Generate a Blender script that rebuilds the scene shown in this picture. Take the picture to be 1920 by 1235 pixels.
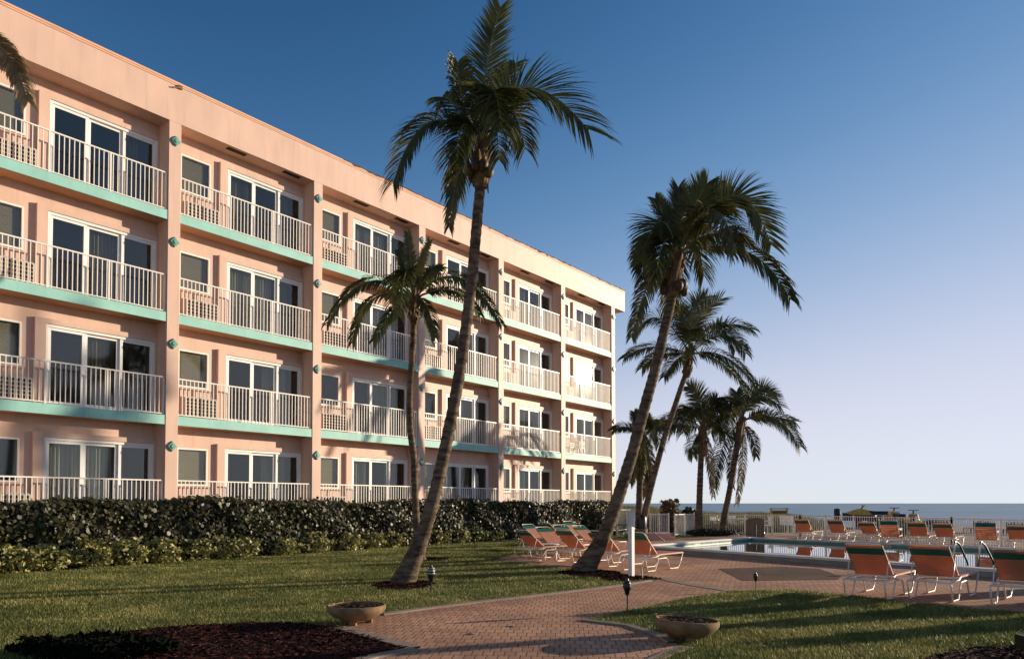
import bpy, math, random
import numpy as np
from mathutils import Vector, Matrix
from mathutils.geometry import tessellate_polygon

for _o in list(bpy.data.objects):
    bpy.data.objects.remove(_o)
S = bpy.context.scene
COL = S.collection
rnd = random.Random(7)
R = math.radians

# ------------------------------------------------------------------ camera
F, PITCH, EYE = 1408.0, 0.02791, 1.55
SY = 325.5 - F * math.tan(PITCH)
cam = bpy.data.cameras.new('camera'); camo = bpy.data.objects.new('camera', cam); COL.objects.link(camo)
camo.location = (0, 0, EYE); camo.rotation_euler = (math.pi / 2 + PITCH, 0, 0)
cam.sensor_width = 36; cam.lens = F * 36 / 1920; cam.shift_y = SY / 1920
cam.clip_start = 0.05; cam.clip_end = 60000
S.camera = camo

# ------------------------------------------------------------------ light
SUN_AZ, SUN_EL = 68.5, 10.2            # degrees clockwise from +Y, degrees up
w = bpy.data.worlds.new('World'); S.world = w; w.use_nodes = True
nt = w.node_tree; bg = nt.nodes['Background']
sky = nt.nodes.new('ShaderNodeTexSky'); sky.sky_type = 'NISHITA'; sky.sun_disc = False
sky.sun_elevation = R(SUN_EL); sky.sun_rotation = R(SUN_AZ)
sky.air_density = 0.6; sky.dust_density = 0.0; sky.ozone_density = 1.5; sky.altitude = 0
# grade of the sky light (film response of the photograph): gain * x^g / (1 + b x^g) per channel
sep = nt.nodes.new('ShaderNodeSeparateColor'); com = nt.nodes.new('ShaderNodeCombineColor'); nt.links.new(sky.outputs[0], sep.inputs[0])
def _mn(op, a, b):
    m = nt.nodes.new('ShaderNodeMath'); m.operation = op
    for i, v in ((0, a), (1, b)):
        if isinstance(v, (int, float)): m.inputs[i].default_value = v
        else: nt.links.new(v, m.inputs[i])
    return m.outputs[0]
for _i, (_a, _g, _b) in enumerate(((332.0, 3.0, 440.0), (31.4, 2.25, 37.8), (18.5, 2.2, 19.0))):
    _x = _mn('POWER', _mn('MULTIPLY', sep.outputs[_i], .1), _g)
    nt.links.new(_mn('DIVIDE', _mn('MULTIPLY', _x, _a * 10), _mn('ADD', _mn('MULTIPLY', _x, _b), 1.0)), com.inputs[_i])
nt.links.new(com.outputs[0], bg.inputs[0]); bg.inputs[1].default_value = 0.072
sun = bpy.data.lights.new('sun', 'SUN'); sun.energy = 5.0; sun.angle = R(0.53); sun.color = (1.0, 0.83, 0.62)
suno = bpy.data.objects.new('sun', sun); COL.objects.link(suno)
_d = Vector((math.sin(R(SUN_AZ)) * math.cos(R(SUN_EL)), math.cos(R(SUN_AZ)) * math.cos(R(SUN_EL)), math.sin(R(SUN_EL))))
suno.rotation_euler = _d.to_track_quat('Z', 'Y').to_euler(); suno.location = _d * 60
S.view_settings.view_transform = 'Standard'; S.view_settings.look = 'None'
S.view_settings.gamma = 1; S.view_settings.exposure = 0.48
S.cycles.max_bounces = 8; S.cycles.transparent_max_bounces = 16; S.cycles.use_denoising = True

# ------------------------------------------------------------------ helpers
def G(x, y, z=0.0):
    """point of the plane at height z seen at photo pixel x, y"""
    a = x - 960; b = 617.5 + SY - y
    d = Vector((a, F * math.cos(PITCH) - b * math.sin(PITCH), F * math.sin(PITCH) + b * math.cos(PITCH)))
    k = (z - EYE) / d.z
    return Vector((d.x * k, d.y * k, z))

def AT(x, y, D):
    """point at forward distance D seen at photo pixel x, y"""
    a = x - 960; b = 617.5 + SY - y
    d = Vector((a, F * math.cos(PITCH) - b * math.sin(PITCH), F * math.sin(PITCH) + b * math.cos(PITCH)))
    k = D / d.y
    return Vector((d.x * k, D, EYE + d.z * k))

class MB:
    def __init__(s): s.v = []; s.f = []
    def quad(s, a, b, c, d):
        n = len(s.v); s.v += [tuple(a), tuple(b), tuple(c), tuple(d)]; s.f.append((n, n + 1, n + 2, n + 3))
    def tri(s, a, b, c):
        n = len(s.v); s.v += [tuple(a), tuple(b), tuple(c)]; s.f.append((n, n + 1, n + 2))
    def box(s, x0, x1, y0, y1, z0, z1, m=None):
        n = len(s.v)
        p = [(x0, y0, z0), (x1, y0, z0), (x1, y1, z0), (x0, y1, z0), (x0, y0, z1), (x1, y0, z1), (x1, y1, z1), (x0, y1, z1)]
        if m is not None: p = [tuple(m @ Vector(q)) for q in p]
        s.v += p
        for q in ((0, 3, 2, 1), (4, 5, 6, 7), (0, 1, 5, 4), (1, 2, 6, 5), (2, 3, 7, 6), (3, 0, 4, 7)):
            s.f.append(tuple(n + i for i in q))
    def bar(s, a, b, wx, wy=None):
        a, b = Vector(a), Vector(b); wy = wy or wx
        t = (b - a).normalized(); r = t.cross(Vector((0, 0, 1)) if abs(t.z) < .95 else Vector((0, 1, 0))).normalized(); q = r.cross(t)
        n = len(s.v)
        for e in (a, b):
            for i, j in ((-1, -1), (1, -1), (1, 1), (-1, 1)): s.v.append(tuple(e + r * i * wx / 2 + q * j * wy / 2))
        for q in ((0, 3, 2, 1), (4, 5, 6, 7), (0, 1, 5, 4), (1, 2, 6, 5), (2, 3, 7, 6), (3, 0, 4, 7)):
            s.f.append(tuple(n + i for i in q))
    def tube(s, pts, rad, seg=8, caps=True, wob=0.0):
        pts = [Vector(p) for p in pts]; k = len(pts)
        if not hasattr(rad, '__len__'): rad = [rad] * k
        n = len(s.v); r = None
        for i, p in enumerate(pts):
            t = (pts[min(i + 1, k - 1)] - pts[max(i - 1, 0)]).normalized()
            if r is None: r = t.cross(Vector((0, 0, 1)) if abs(t.z) < .9 else Vector((0, 1, 0))).normalized()
            r = (r - t * r.dot(t)).normalized(); q = t.cross(r)
            for j in range(seg):
                a = 2 * math.pi * j / seg; rr = rad[i] * (1 + (rnd.uniform(-wob, wob) if wob else 0))
                s.v.append(tuple(p + (r * math.cos(a) + q * math.sin(a)) * rr))
        for i in range(k - 1):
            for j in range(seg):
                s.f.append((n + i * seg + j, n + i * seg + (j + 1) % seg, n + (i + 1) * seg + (j + 1) % seg, n + (i + 1) * seg + j))
        if caps:
            s.f.append(tuple(n + j for j in reversed(range(seg)))); s.f.append(tuple(n + (k - 1) * seg + j for j in range(seg)))
    def lathe(s, prof, seg=28, c=(0, 0, 0)):
        n = len(s.v); k = len(prof)
        for r, z in prof:
            for j in range(seg):
                a = 2 * math.pi * j / seg; s.v.append((c[0] + r * math.cos(a), c[1] + r * math.sin(a), c[2] + z))
        for i in range(k - 1):
            for j in range(seg):
                s.f.append((n + i * seg + j, n + i * seg + (j + 1) % seg, n + (i + 1) * seg + (j + 1) % seg, n + (i + 1) * seg + j))
    def build(s, name, m, parent=None, smooth=False):
        me = bpy.data.meshes.new(name); me.from_pydata(s.v, [], s.f); me.update()
        if smooth: me.polygons.foreach_set('use_smooth', [True] * len(me.polygons))
        me.materials.append(m)
        o = bpy.data.objects.new(name, me); COL.objects.link(o)
        if parent is not None: o.parent = parent
        return o

def np_mesh(name, V, idx, n, m, parent=None, smooth=False):
    """V float array (verts,3); idx flat loop indices; n corners per face"""
    me = bpy.data.meshes.new(name); nf = len(idx) // n
    me.vertices.add(len(V)); me.vertices.foreach_set('co', V.astype(np.float32).ravel())
    me.loops.add(len(idx)); me.loops.foreach_set('vertex_index', idx.astype(np.int32))
    me.polygons.add(nf); me.polygons.foreach_set('loop_start', (np.arange(nf) * n).astype(np.int32))
    me.polygons.foreach_set('loop_total', np.full(nf, n, np.int32))
    me.update(calc_edges=True); me.materials.append(m)
    if smooth: me.polygons.foreach_set('use_smooth', np.ones(nf, bool))
    o = bpy.data.objects.new(name, me); COL.objects.link(o)
    if parent is not None: o.parent = parent
    return o

def tag(o, label=None, cat=None, group=None, kind=None):
    if label: o['label'] = label
    if cat: o['category'] = cat
    if group: o['group'] = group
    if kind: o['kind'] = kind
    return o
def empty(name, loc=(0, 0, 0), rz=0.0):
    o = bpy.data.objects.new(name, None); COL.objects.link(o); o.location = loc; o.rotation_euler = (0, 0, rz)
    o.empty_display_size = .2
    return o
def copy_tree(o, parent=None):
    c = o.copy(); COL.objects.link(c)
    if parent is not None: c.parent = parent
    for ch in [x for x in bpy.data.objects if x.parent == o]: copy_tree(ch, c)
    return c

# ------------------------------------------------------------------ materials
def mat(name, col, rough=.6, var=.12, scale=3.0, col2=None, bump=0.0, bscale=40.0, spec=.5, metal=0.0, trans=0.0, detail=5, stretch=None, lo=.35, hi=.65, streak=0.0):
    m = bpy.data.materials.new(name); m.use_nodes = True; t = m.node_tree; N = t.nodes; L = t.links
    p = N['Principled BSDF']; p.inputs['Roughness'].default_value = rough; p.inputs['Metallic'].default_value = metal
    p.inputs['Specular IOR Level'].default_value = spec
    tc = N.new('ShaderNodeTexCoord'); src = tc.outputs['Object']
    if stretch:
        mp = N.new('ShaderNodeMapping'); mp.inputs['Scale'].default_value = stretch; L.new(src, mp.inputs[0]); src = mp.outputs[0]
    nz = N.new('ShaderNodeTexNoise'); nz.inputs['Scale'].default_value = scale; nz.inputs['Detail'].default_value = detail; L.new(src, nz.inputs['Vector'])
    rp = N.new('ShaderNodeValToRGB'); L.new(nz.outputs['Fac'], rp.inputs[0])
    c2 = col2 or tuple(c * (1 - var) for c in col); c1 = col if col2 else tuple(min(1, c * (1 + var)) for c in col)
    rp.color_ramp.elements[0].position = lo; rp.color_ramp.elements[1].position = hi
    rp.color_ramp.elements[0].color = (*c2, 1); rp.color_ramp.elements[1].color = (*c1, 1)
    cout = rp.outputs[0]
    if streak:
        m2 = N.new('ShaderNodeMapping'); m2.inputs['Scale'].default_value = (5, 5, .35); L.new(tc.outputs['Object'], m2.inputs[0])
        n3 = N.new('ShaderNodeTexNoise'); n3.inputs['Scale'].default_value = 1.0; n3.inputs['Detail'].default_value = 6; n3.inputs['Roughness'].default_value = .65; L.new(m2.outputs[0], n3.inputs['Vector'])
        r3 = N.new('ShaderNodeMapRange'); r3.inputs[1].default_value = .50; r3.inputs[2].default_value = .78; r3.inputs[3].default_value = 1.0; r3.inputs[4].default_value = 1 - streak; L.new(n3.outputs['Fac'], r3.inputs[0])
        xm = N.new('ShaderNodeMix'); xm.data_type = 'RGBA'; xm.blend_type = 'MULTIPLY'; xm.inputs[0].default_value = 1; L.new(cout, xm.inputs[6]); L.new(r3.outputs[0], xm.inputs[7]); cout = xm.outputs[2]
    L.new(cout, p.inputs['Base Color'])
    if bump:
        n2 = N.new('ShaderNodeTexNoise'); n2.inputs['Scale'].default_value = bscale; n2.inputs['Detail'].default_value = 6; L.new(src, n2.inputs['Vector'])
        b = N.new('ShaderNodeBump'); b.inputs['Strength'].default_value = bump; b.inputs['Distance'].default_value = .02
        L.new(n2.outputs['Fac'], b.inputs['Height']); L.new(b.outputs[0], p.inputs['Normal'])
    if trans:
        out = N['Material Output']; tr = N.new('ShaderNodeBsdfTranslucent'); mx = N.new('ShaderNodeMixShader'); mx.inputs[0].default_value = trans
        L.new(rp.outputs[0], tr.inputs[0]); L.new(p.outputs[0], mx.inputs[1]); L.new(tr.outputs[0], mx.inputs[2]); L.new(mx.outputs[0], out.inputs[0])
    return m

def schlick(N, L, f0, k=1.0):
    g = N.new('ShaderNodeNewGeometry'); d = N.new('ShaderNodeVectorMath'); d.operation = 'DOT_PRODUCT'; L.new(g.outputs['Normal'], d.inputs[0]); L.new(g.outputs['Incoming'], d.inputs[1])
    def mth(op, a, b):
        m = N.new('ShaderNodeMath'); m.operation = op
        for i, v in ((0, a), (1, b)):
            if v is None: continue
            if isinstance(v, (int, float)): m.inputs[i].default_value = v
            else: L.new(v, m.inputs[i])
        return m.outputs[0]
    x = mth('POWER', mth('SUBTRACT', 1.0, mth('ABSOLUTE', d.outputs['Value'], None)), 5.0)
    return mth('MULTIPLY', mth('ADD', mth('MULTIPLY', x, 1 - f0), f0), k)
def glass_mat(name, tint, rough=.03, f0=.04, k=1.0, gcol=(.92, .92, .90), bump=None):
    m = bpy.data.materials.new(name); m.use_nodes = True; t = m.node_tree; N = t.nodes; L = t.links
    N.remove(N['Principled BSDF']); out = N['Material Output']
    gl = N.new('ShaderNodeBsdfGlossy'); gl.inputs['Roughness'].default_value = rough; gl.inputs['Color'].default_value = (*gcol, 1)
    tr = N.new('ShaderNodeBsdfTransparent'); tr.inputs['Color'].default_value = (*tint, 1)
    mx = N.new('ShaderNodeMixShader'); L.new(schlick(N, L, f0, k), mx.inputs[0]); L.new(tr.outputs[0], mx.inputs[1]); L.new(gl.outputs[0], mx.inputs[2])
    if bump:
        tc = N.new('ShaderNodeTexCoord'); nz = N.new('ShaderNodeTexNoise'); nz.inputs['Scale'].default_value = bump[0]; nz.inputs['Detail'].default_value = 2; L.new(tc.outputs['Object'], nz.inputs[0])
        b = N.new('ShaderNodeBump'); b.inputs['Strength'].default_value = bump[1]; b.inputs['Distance'].default_value = .05; L.new(nz.outputs['Fac'], b.inputs['Height']); L.new(b.outputs[0], gl.inputs['Normal'])
    L.new(mx.outputs[0], out.inputs[0]); return m

M = {}
M['peach'] = mat('peach_stucco', (.655, .45, .352), .5, .06, 1.6, bump=.10, bscale=60, spec=.25, streak=.15, stretch=(1, 1, .35))
M['peach_shade'] = mat('peach_in_shade', (.54, .31, .19), .7, .06, 1.5, bump=.08, bscale=40, spec=.2)  # peach pushed darker and more orange; shade of the undersides put into the colour
M['teal'] = mat('turquoise_paint', (.29, .57, .50), .55, .08, 1.5, bump=.08, bscale=50, spec=.35, streak=.15)
M['diamond'] = mat('green_tile', (.12, .33, .27), .4, .1, 8)
M['white'] = mat('white_paint', (.82, .80, .76), .45, .04, 3, spec=.4)
M['cream'] = mat('cream_powder_coat', (.82, .77, .70), .42, .04, 3, spec=.4)
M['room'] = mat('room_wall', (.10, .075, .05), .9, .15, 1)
M['curtain'] = mat('curtain_cloth', (.42, .40, .33), .9, .12, 1.0, stretch=(14, 1, .2), trans=.2)
M['drape'] = mat('brown_drape', (.16, .13, .07), .9, .15, 1.0, stretch=(14, 1, .2))
M['blind'] = mat('window_blind', (.36, .31, .21), .8, .07, 1.0, stretch=(1, 1, 40))
M['glass'] = glass_mat('window_glass', (.84, .86, .84), .05, .06, .95)
M['vent'] = mat('vent_slot', (.03, .02, .015), .8)
M['acbox'] = mat('ac_cover', (.62, .55, .46), .6, .06, 3)
M['acdark'] = mat('ac_core', (.035, .03, .025), .8)
M['roofing'] = mat('roofing', (.07, .045, .03), .9, .4, 2)
M['lip'] = mat('roof_drip_edge', (.72, .40, .24), .6, .08, 2)
M['leaf'] = mat('palm_leaf', (.118, .118, .028), .52, .3, 2.2, col2=(.040, .052, .014), spec=.35, trans=.28)
M['leaf_dry'] = mat('dry_palm_leaf', (.42, .29, .14), .65, .3, 3, col2=(.18, .12, .05), spec=.3, trans=.2)
M['leaf_mid'] = mat('olive_palm_leaf', (.17, .145, .04), .45, .3, 2.5, col2=(.055, .06, .015), spec=.5, trans=.22)
M['rachis'] = mat('palm_rib', (.16, .15, .05), .5, .2, 4)
M['husk'] = mat('palm_fibre', (.16, .10, .055), .9, .4, 9, bump=.8, bscale=30)
M['hedge'] = mat('hedge_leaf', (.050, .052, .016), .45, .3, 5.0, col2=(.018, .016, .007), spec=.35, trans=.10)
M['hedge_light'] = mat('hedge_leaf_pale', (.24, .20, .075), .5, .3, 3.0, col2=(.09, .075, .03), trans=.15)
M['shrub'] = mat('variegated_leaf', (.42, .37, .11), .5, .3, 6.0, col2=(.075, .09, .022), trans=.15)
M['bushdark'] = mat('bush_leaf', (.022, .026, .010), .5, .3, 4, trans=.1)
M['stem'] = mat('woody_stem', (.07, .05, .03), .9)
M['dune'] = mat('dune_grass_blade', (.20, .19, .065), .7, .3, .6, col2=(.085, .10, .03), trans=.15)
M['mulch'] = mat('red_mulch', (.040, .010, .008), .95, .5, 14, col2=(.014, .005, .004), bump=1.0, bscale=70, spec=.1)
M['soil'] = mat('potting_soil', (.05, .032, .02), .95, .5, 20, bump=1.0, bscale=60, spec=.1)
M['planter'] = mat('sandstone_concrete', (.215, .145, .075), .9, .35, 5, bump=.35, bscale=120, spec=.15)
M['black'] = mat('black_enamel', (.012, .012, .013), .35, .2, 5)
M['bandw'] = mat('torch_band', (.45, .45, .43), .4)
M['orange'] = mat('orange_vinyl', (.66, .30, .18), .45, .08, 3, trans=.30)
M['green'] = mat('green_vinyl', (.014, .125, .085), .4, .1, 3, trans=.03)
M['frame'] = mat('cream_tube', (.82, .72, .60), .35, .05, 3)
M['kerb'] = mat('kerb_concrete', (.27, .20, .15), .9, .15, 3, bump=.3, bscale=60)
M['coping'] = mat('pool_coping', (.66, .62, .56), .7, .08, 2, bump=.15, bscale=40)
M['pool_out'] = mat('pool_curb', (.22, .24, .21), .7, .12, 2, bump=.1, bscale=30)
M['tile'] = mat('pool_tile', (.085, .25, .21), .3, .1, 3, spec=.5)
M['marker'] = mat('marker_tile', (.55, .45, .36), .4)
M['steel'] = mat('stainless_tube', (.55, .52, .47), .25, .05, 3, metal=1.0)
M['bronze'] = mat('weathered_rail', (.25, .22, .17), .5, .1, 3, metal=.4)
M['sand'] = mat('sand', (.42, .33, .24), .95, .18, .6, bump=.4, bscale=8, spec=.1)
M['brownwall'] = mat('brown_stucco', (.17, .125, .075), .85, .15, 3, bump=.2)
M['pinkwall'] = mat('pink_block', (.74, .40, .33), .7, .06, 3)
M['plastic'] = mat('white_plastic', (.8, .78, .74), .4)
M['yellow'] = mat('yellow_paint', (.55, .36, .05), .5, .15, 3)
M['amber'] = mat('amber_gelcoat', (.70, .33, .03), .35, .1, 3)
M['boardbrown'] = mat('brown_board', (.16, .09, .03), .8)
M['navy'] = mat('navy_canvas', (.02, .028, .035), .7)
M['tealc'] = mat('teal_canvas', (.02, .11, .13), .7)
M['trunk'] = mat('palm_bark', (.20, .145, .098), .9, .3, 4, col2=(.062, .044, .031), bump=1.0, bscale=9, spec=.1, stretch=(1, 1, 3.2))
M['boxgrey'] = mat('painted_box', (.62, .62, .62), .5, .05, 4)
M['rust'] = mat('rusty_leaf', (.17, .10, .05), .7, .3, 4, col2=(.08, .06, .025), trans=.15)
M['nut'] = mat('coconut_husk', (.075, .05, .022), .6, .3, 6)
M['debris'] = mat('roof_conduit', (.20, .12, .07), .9)

def brick_mat(name, c1, c2, mortar, rot=0.0):
    m = bpy.data.materials.new(name); m.use_nodes = True; t = m.node_tree; N = t.nodes; L = t.links
    p = N['Principled BSDF']; p.inputs['Roughness'].default_value = .85; p.inputs['Specular IOR Level'].default_value = .2
    tc = N.new('ShaderNodeTexCoord'); mp = N.new('ShaderNodeMapping'); mp.inputs['Rotation'].default_value = (0, 0, rot); L.new(tc.outputs['Object'], mp.inputs[0])
    sp = N.new('ShaderNodeSeparateXYZ'); L.new(mp.outputs[0], sp.inputs[0])
    a = N.new('ShaderNodeMath'); a.operation = 'PINGPONG'; a.inputs[1].default_value = .05625; L.new(sp.outputs[0], a.inputs[0])
    b = N.new('ShaderNodeMath'); b.operation = 'MULTIPLY_ADD'; b.inputs[1].default_value = .55; L.new(a.outputs[0], b.inputs[0]); L.new(sp.outputs[1], b.inputs[2])
    cb = N.new('ShaderNodeCombineXYZ'); L.new(sp.outputs[0], cb.inputs[0]); L.new(b.outputs[0], cb.inputs[1])
    br = N.new('ShaderNodeTexBrick'); L.new(cb.outputs[0], br.inputs['Vector']); br.inputs['Scale'].default_value = 1
    br.inputs['Brick Width'].default_value = .1125; br.inputs['Row Height'].default_value = .225; br.inputs['Mortar Size'].default_value = .009
    br.inputs['Mortar Smooth'].default_value = .3; br.inputs['Bias'].default_value = -.1
    br.inputs['Color1'].default_value = (*c1, 1); br.inputs['Color2'].default_value = (*c2, 1); br.inputs['Mortar'].default_value = (*mortar, 1)
    nz = N.new('ShaderNodeTexNoise'); nz.inputs['Scale'].default_value = .7; nz.inputs['Detail'].default_value = 6; L.new(tc.outputs['Object'], nz.inputs[0])
    hs = N.new('ShaderNodeMapRange'); hs.inputs[1].default_value = .3; hs.inputs[2].default_value = .7; hs.inputs[3].default_value = .62; hs.inputs[4].default_value = 1.2; L.new(nz.outputs['Fac'], hs.inputs[0])
    mx = N.new('ShaderNodeMix'); mx.data_type = 'RGBA'; mx.blend_type = 'MULTIPLY'; mx.inputs[0].default_value = 1
    L.new(br.outputs['Color'], mx.inputs[6]); L.new(hs.outputs[0], mx.inputs[7]); L.new(mx.outputs[2], p.inputs['Base Color'])
    n2 = N.new('ShaderNodeTexNoise'); n2.inputs['Scale'].default_value = 60; L.new(tc.outputs['Object'], n2.inputs[0])
    ad = N.new('ShaderNodeMath'); ad.operation = 'MULTIPLY_ADD'; ad.inputs[1].default_value = -1.0; L.new(br.outputs['Fac'], ad.inputs[0]); L.new(n2.outputs['Fac'], ad.inputs[2])
    bp = N.new('ShaderNodeBump'); bp.inputs['Strength'].default_value = .6; bp.inputs['Distance'].default_value = .01; L.new(ad.outputs[0], bp.inputs['Height']); L.new(bp.outputs[0], p.inputs['Normal'])
    return m
M['brick'] = brick_mat('brick_paving', (.60, .325, .20), (.46, .245, .15), (.21, .12, .078), R(4))
M['brick_dark'] = brick_mat('dark_brick_paving', (.17, .085, .045), (.12, .06, .035), (.05, .03, .02), R(45))

def lawn_mat():
    m = mat('lawn_turf', (.15, .155, .04), .9, .3, 1.1, col2=(.075, .09, .022), bump=1.0, bscale=55, spec=.1, detail=8)
    return m
M['lawn'] = lawn_mat()
def blade_mat():
    m = bpy.data.materials.new('grass_blade'); m.use_nodes = True; t = m.node_tree; N = t.nodes; L = t.links
    p = N['Principled BSDF']; p.inputs['Roughness'].default_value = .5; p.inputs['Specular IOR Level'].default_value = .3
    g = N.new('ShaderNodeNewGeometry'); tc = N.new('ShaderNodeTexCoord')
    nz = N.new('ShaderNodeTexNoise'); nz.inputs['Scale'].default_value = .8; nz.inputs['Detail'].default_value = 7; nz.inputs['Roughness'].default_value = .62; L.new(tc.outputs['Object'], nz.inputs[0])
    ad = N.new('ShaderNodeMath'); ad.operation = 'MULTIPLY_ADD'; ad.inputs[1].default_value = .5; L.new(g.outputs['Random Per Island'], ad.inputs[0])
    sb = N.new('ShaderNodeMath'); sb.operation = 'MULTIPLY_ADD'; sb.inputs[1].default_value = 1.9; sb.inputs[2].default_value = -.70; L.new(nz.outputs['Fac'], sb.inputs[0]); L.new(sb.outputs[0], ad.inputs[2])
    rp = N.new('ShaderNodeValToRGB'); L.new(ad.outputs[0], rp.inputs[0]); e = rp.color_ramp.elements
    e[0].position = .2; e[0].color = (.075, .10, .024, 1); e[1].position = .85; e[1].color = (.42, .36, .13, 1)
    x = e.new(.55); x.color = (.19, .205, .05, 1)
    L.new(rp.outputs[0], p.inputs['Base Color'])
    tr = N.new('ShaderNodeBsdfTranslucent'); mx = N.new('ShaderNodeMixShader'); mx.inputs[0].default_value = .3; L.new(rp.outputs[0], tr.inputs[0])
    L.new(p.outputs[0], mx.inputs[1]); L.new(tr.outputs[0], mx.inputs[2]); L.new(mx.outputs[0], N['Material Output'].inputs[0])
    return m
M['blade'] = blade_mat()

def sea_mat():
    m = bpy.data.materials.new('sea_water'); m.use_nodes = True; t = m.node_tree; N = t.nodes; L = t.links
    p = N['Principled BSDF']; p.inputs['Base Color'].default_value = (.2, .3, .38, 1); p.inputs['Roughness'].default_value = .55
    p.inputs['Specular IOR Level'].default_value = .25
    tc = N.new('ShaderNodeTexCoord'); mp = N.new('ShaderNodeMapping'); mp.inputs['Scale'].default_value = (.15, .5, 1); L.new(tc.outputs['Object'], mp.inputs[0])
    nz = N.new('ShaderNodeTexNoise'); nz.inputs['Scale'].default_value = .25; nz.inputs['Detail'].default_value = 9; L.new(mp.outputs[0], nz.inputs[0])
    b = N.new('ShaderNodeBump'); b.inputs['Strength'].default_value = .8; b.inputs['Distance'].default_value = .6; L.new(nz.outputs['Fac'], b.inputs['Height']); L.new(b.outputs[0], p.inputs['Normal'])
    rp = N.new('ShaderNodeValToRGB'); L.new(nz.outputs['Fac'], rp.inputs[0]); rp.color_ramp.elements[0].position = .35; rp.color_ramp.elements[1].position = .65
    rp.color_ramp.elements[0].color = (.17, .27, .35, 1); rp.color_ramp.elements[1].color = (.36, .47, .53, 1); L.new(rp.outputs[0], p.inputs['Base Color'])
    return m
M['sea'] = sea_mat()
M['water'] = glass_mat('pool_water', (.30, .60, .58), .02, .02, 1.0, (.95, .97, .97), (1.6, .012))

def sheet(name, poly, z, m, holes=(), kind='structure', parent=None):
    loops = [[Vector((p[0], p[1], z)) for p in poly]] + [[Vector((p[0], p[1], z)) for p in h] for h in holes]
    flat = [p for l in loops for p in l]
    b = MB(); b.v = [tuple(p) for p in flat]
    for a in tessellate_polygon(loops):
        p = [flat[i] for i in a]
        if (p[1] - p[0]).cross(p[2] - p[0]).z < 0: a = (a[0], a[2], a[1])
        b.f.append(tuple(a))
    o = b.build(name, m, parent)
    if kind: o['kind'] = kind
    return o
def ellipse(c, rx, ry, n=28, wob=.08):
    return [(c[0] + rx * math.cos(2 * math.pi * i / n) * (1 + rnd.uniform(-wob, wob)), c[1] + ry * math.sin(2 * math.pi * i / n) * (1 + rnd.uniform(-wob, wob))) for i in range(n)]
def inside(P, poly):
    x, y = P[:, 0], P[:, 1]; c = np.zeros(len(P), bool); n = len(poly)
    for i in range(n):
        x0, y0 = poly[i][0], poly[i][1]; x1, y1 = poly[(i + 1) % n][0], poly[(i + 1) % n][1]
        if y0 == y1: continue
        k = ((y0 > y) != (y1 > y)) & (x < (x1 - x0) * (y - y0) / (y1 - y0) + x0); c ^= k
    return c
def kerb(name, pts, wd, z0, z1, m):
    b = MB(); n = len(pts); L = []; Rr = []
    for i, p in enumerate(pts):
        a = Vector(pts[max(i - 1, 0)]).to_2d(); c = Vector(pts[min(i + 1, n - 1)]).to_2d(); t = (c - a).normalized(); q = Vector((-t.y, t.x))
        L.append(Vector(p).to_2d() + q * wd / 2); Rr.append(Vector(p).to_2d() - q * wd / 2)
    for i in range(n - 1):
        b.quad((*Rr[i], z1), (*Rr[i + 1], z1), (*L[i + 1], z1), (*L[i], z1))
        b.quad((*L[i], z0), (*L[i], z1), (*L[i + 1], z1), (*L[i + 1], z0)); b.quad((*Rr[i], z0), (*Rr[i + 1], z0), (*Rr[i + 1], z1), (*Rr[i], z1))
    return tag(b.build(name, m), kind='structure')

# ------------------------------------------------------------------ pool outline
ZP, ZW = .18, .05
pN0 = G(1189, 1021, ZP); pN1 = G(1784, 1061, ZP); pN1 = pN1 + (pN1 - pN0).normalized() * 7
pF0 = G(1402, 1005.5, ZP); pF1 = G(1920, 1026.5, ZP); pF1 = pF1 + (pF1 - pF0).normalized() * 7
pool_out = [pN0.to_2d(), pN1.to_2d(), pF1.to_2d(), pF0.to_2d()]     # outer edge of the coping, counter-clockwise
def inset(poly, d):
    n = len(poly); out = []
    for i in range(n):
        a, b, c = poly[i - 1], poly[i], poly[(i + 1) % n]
        e1 = (b - a).normalized(); e2 = (c - b).normalized(); n1 = Vector((-e1.y, e1.x)); n2 = Vector((-e2.y, e2.x))
        k = (n1 + n2).normalized(); out.append(b + k * d / max(.3, k.dot(n1)))
    return out
pool_in = inset(pool_out, .32); pool_mid = inset(pool_out, .04)

# ------------------------------------------------------------------ ground, beach, sea
def gz(x, y):
    q = x * .25 + y * .97
    t = min(1, max(0, (q - 46) / 60)); return -1.75 * t * t * (3 - 2 * t)
b = MB()
near = [(-60, -12), (60, -12), (60, 44), (-60, 44)]
o = sheet('ground', near, 0.0, M['sand'], [pool_mid])
xs = [-2500, -400, -60, 0, 60, 400, 2500]; ys = [44, 50, 56, 62, 68, 76, 86, 96, 108, 130]
for i in range(len(xs) - 1):
    for j in range(len(ys) - 1):
        P = [(xs[i], ys[j]), (xs[i + 1], ys[j]), (xs[i + 1], ys[j + 1]), (xs[i], ys[j + 1])]
        t = lambda y: -1.75 * (min(1, max(0, (y - 46) / 60)) ** 2) * (3 - 2 * min(1, max(0, (y - 46) / 60)))
        b.quad(*[(x, y, t(y)) for x, y in P])
tag(b.build('beach', M['sand']), kind='structure')
b = MB(); b.quad((-30000, 90, -1.5), (30000, 90, -1.5), (30000, 40000, -1.5), (-30000, 40000, -1.5))
tag(b.build('sea', M['sea']), kind='structure')
b = MB(); b.quad((-2500, -2500, -.3), (2500, -2500, -.3), (2500, -12, -.004), (-2500, -12, -.004))
b.quad((-2500, -12, -.004), (-60, -12, -.004), (-60, 44, -.004), (-2500, 44, -.004)); b.quad((60, -12, -.004), (2500, -12, -.004), (2500, 44, -.004), (60, 44, -.004))
tag(b.build('ground', M['sand']), kind='structure')

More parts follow.
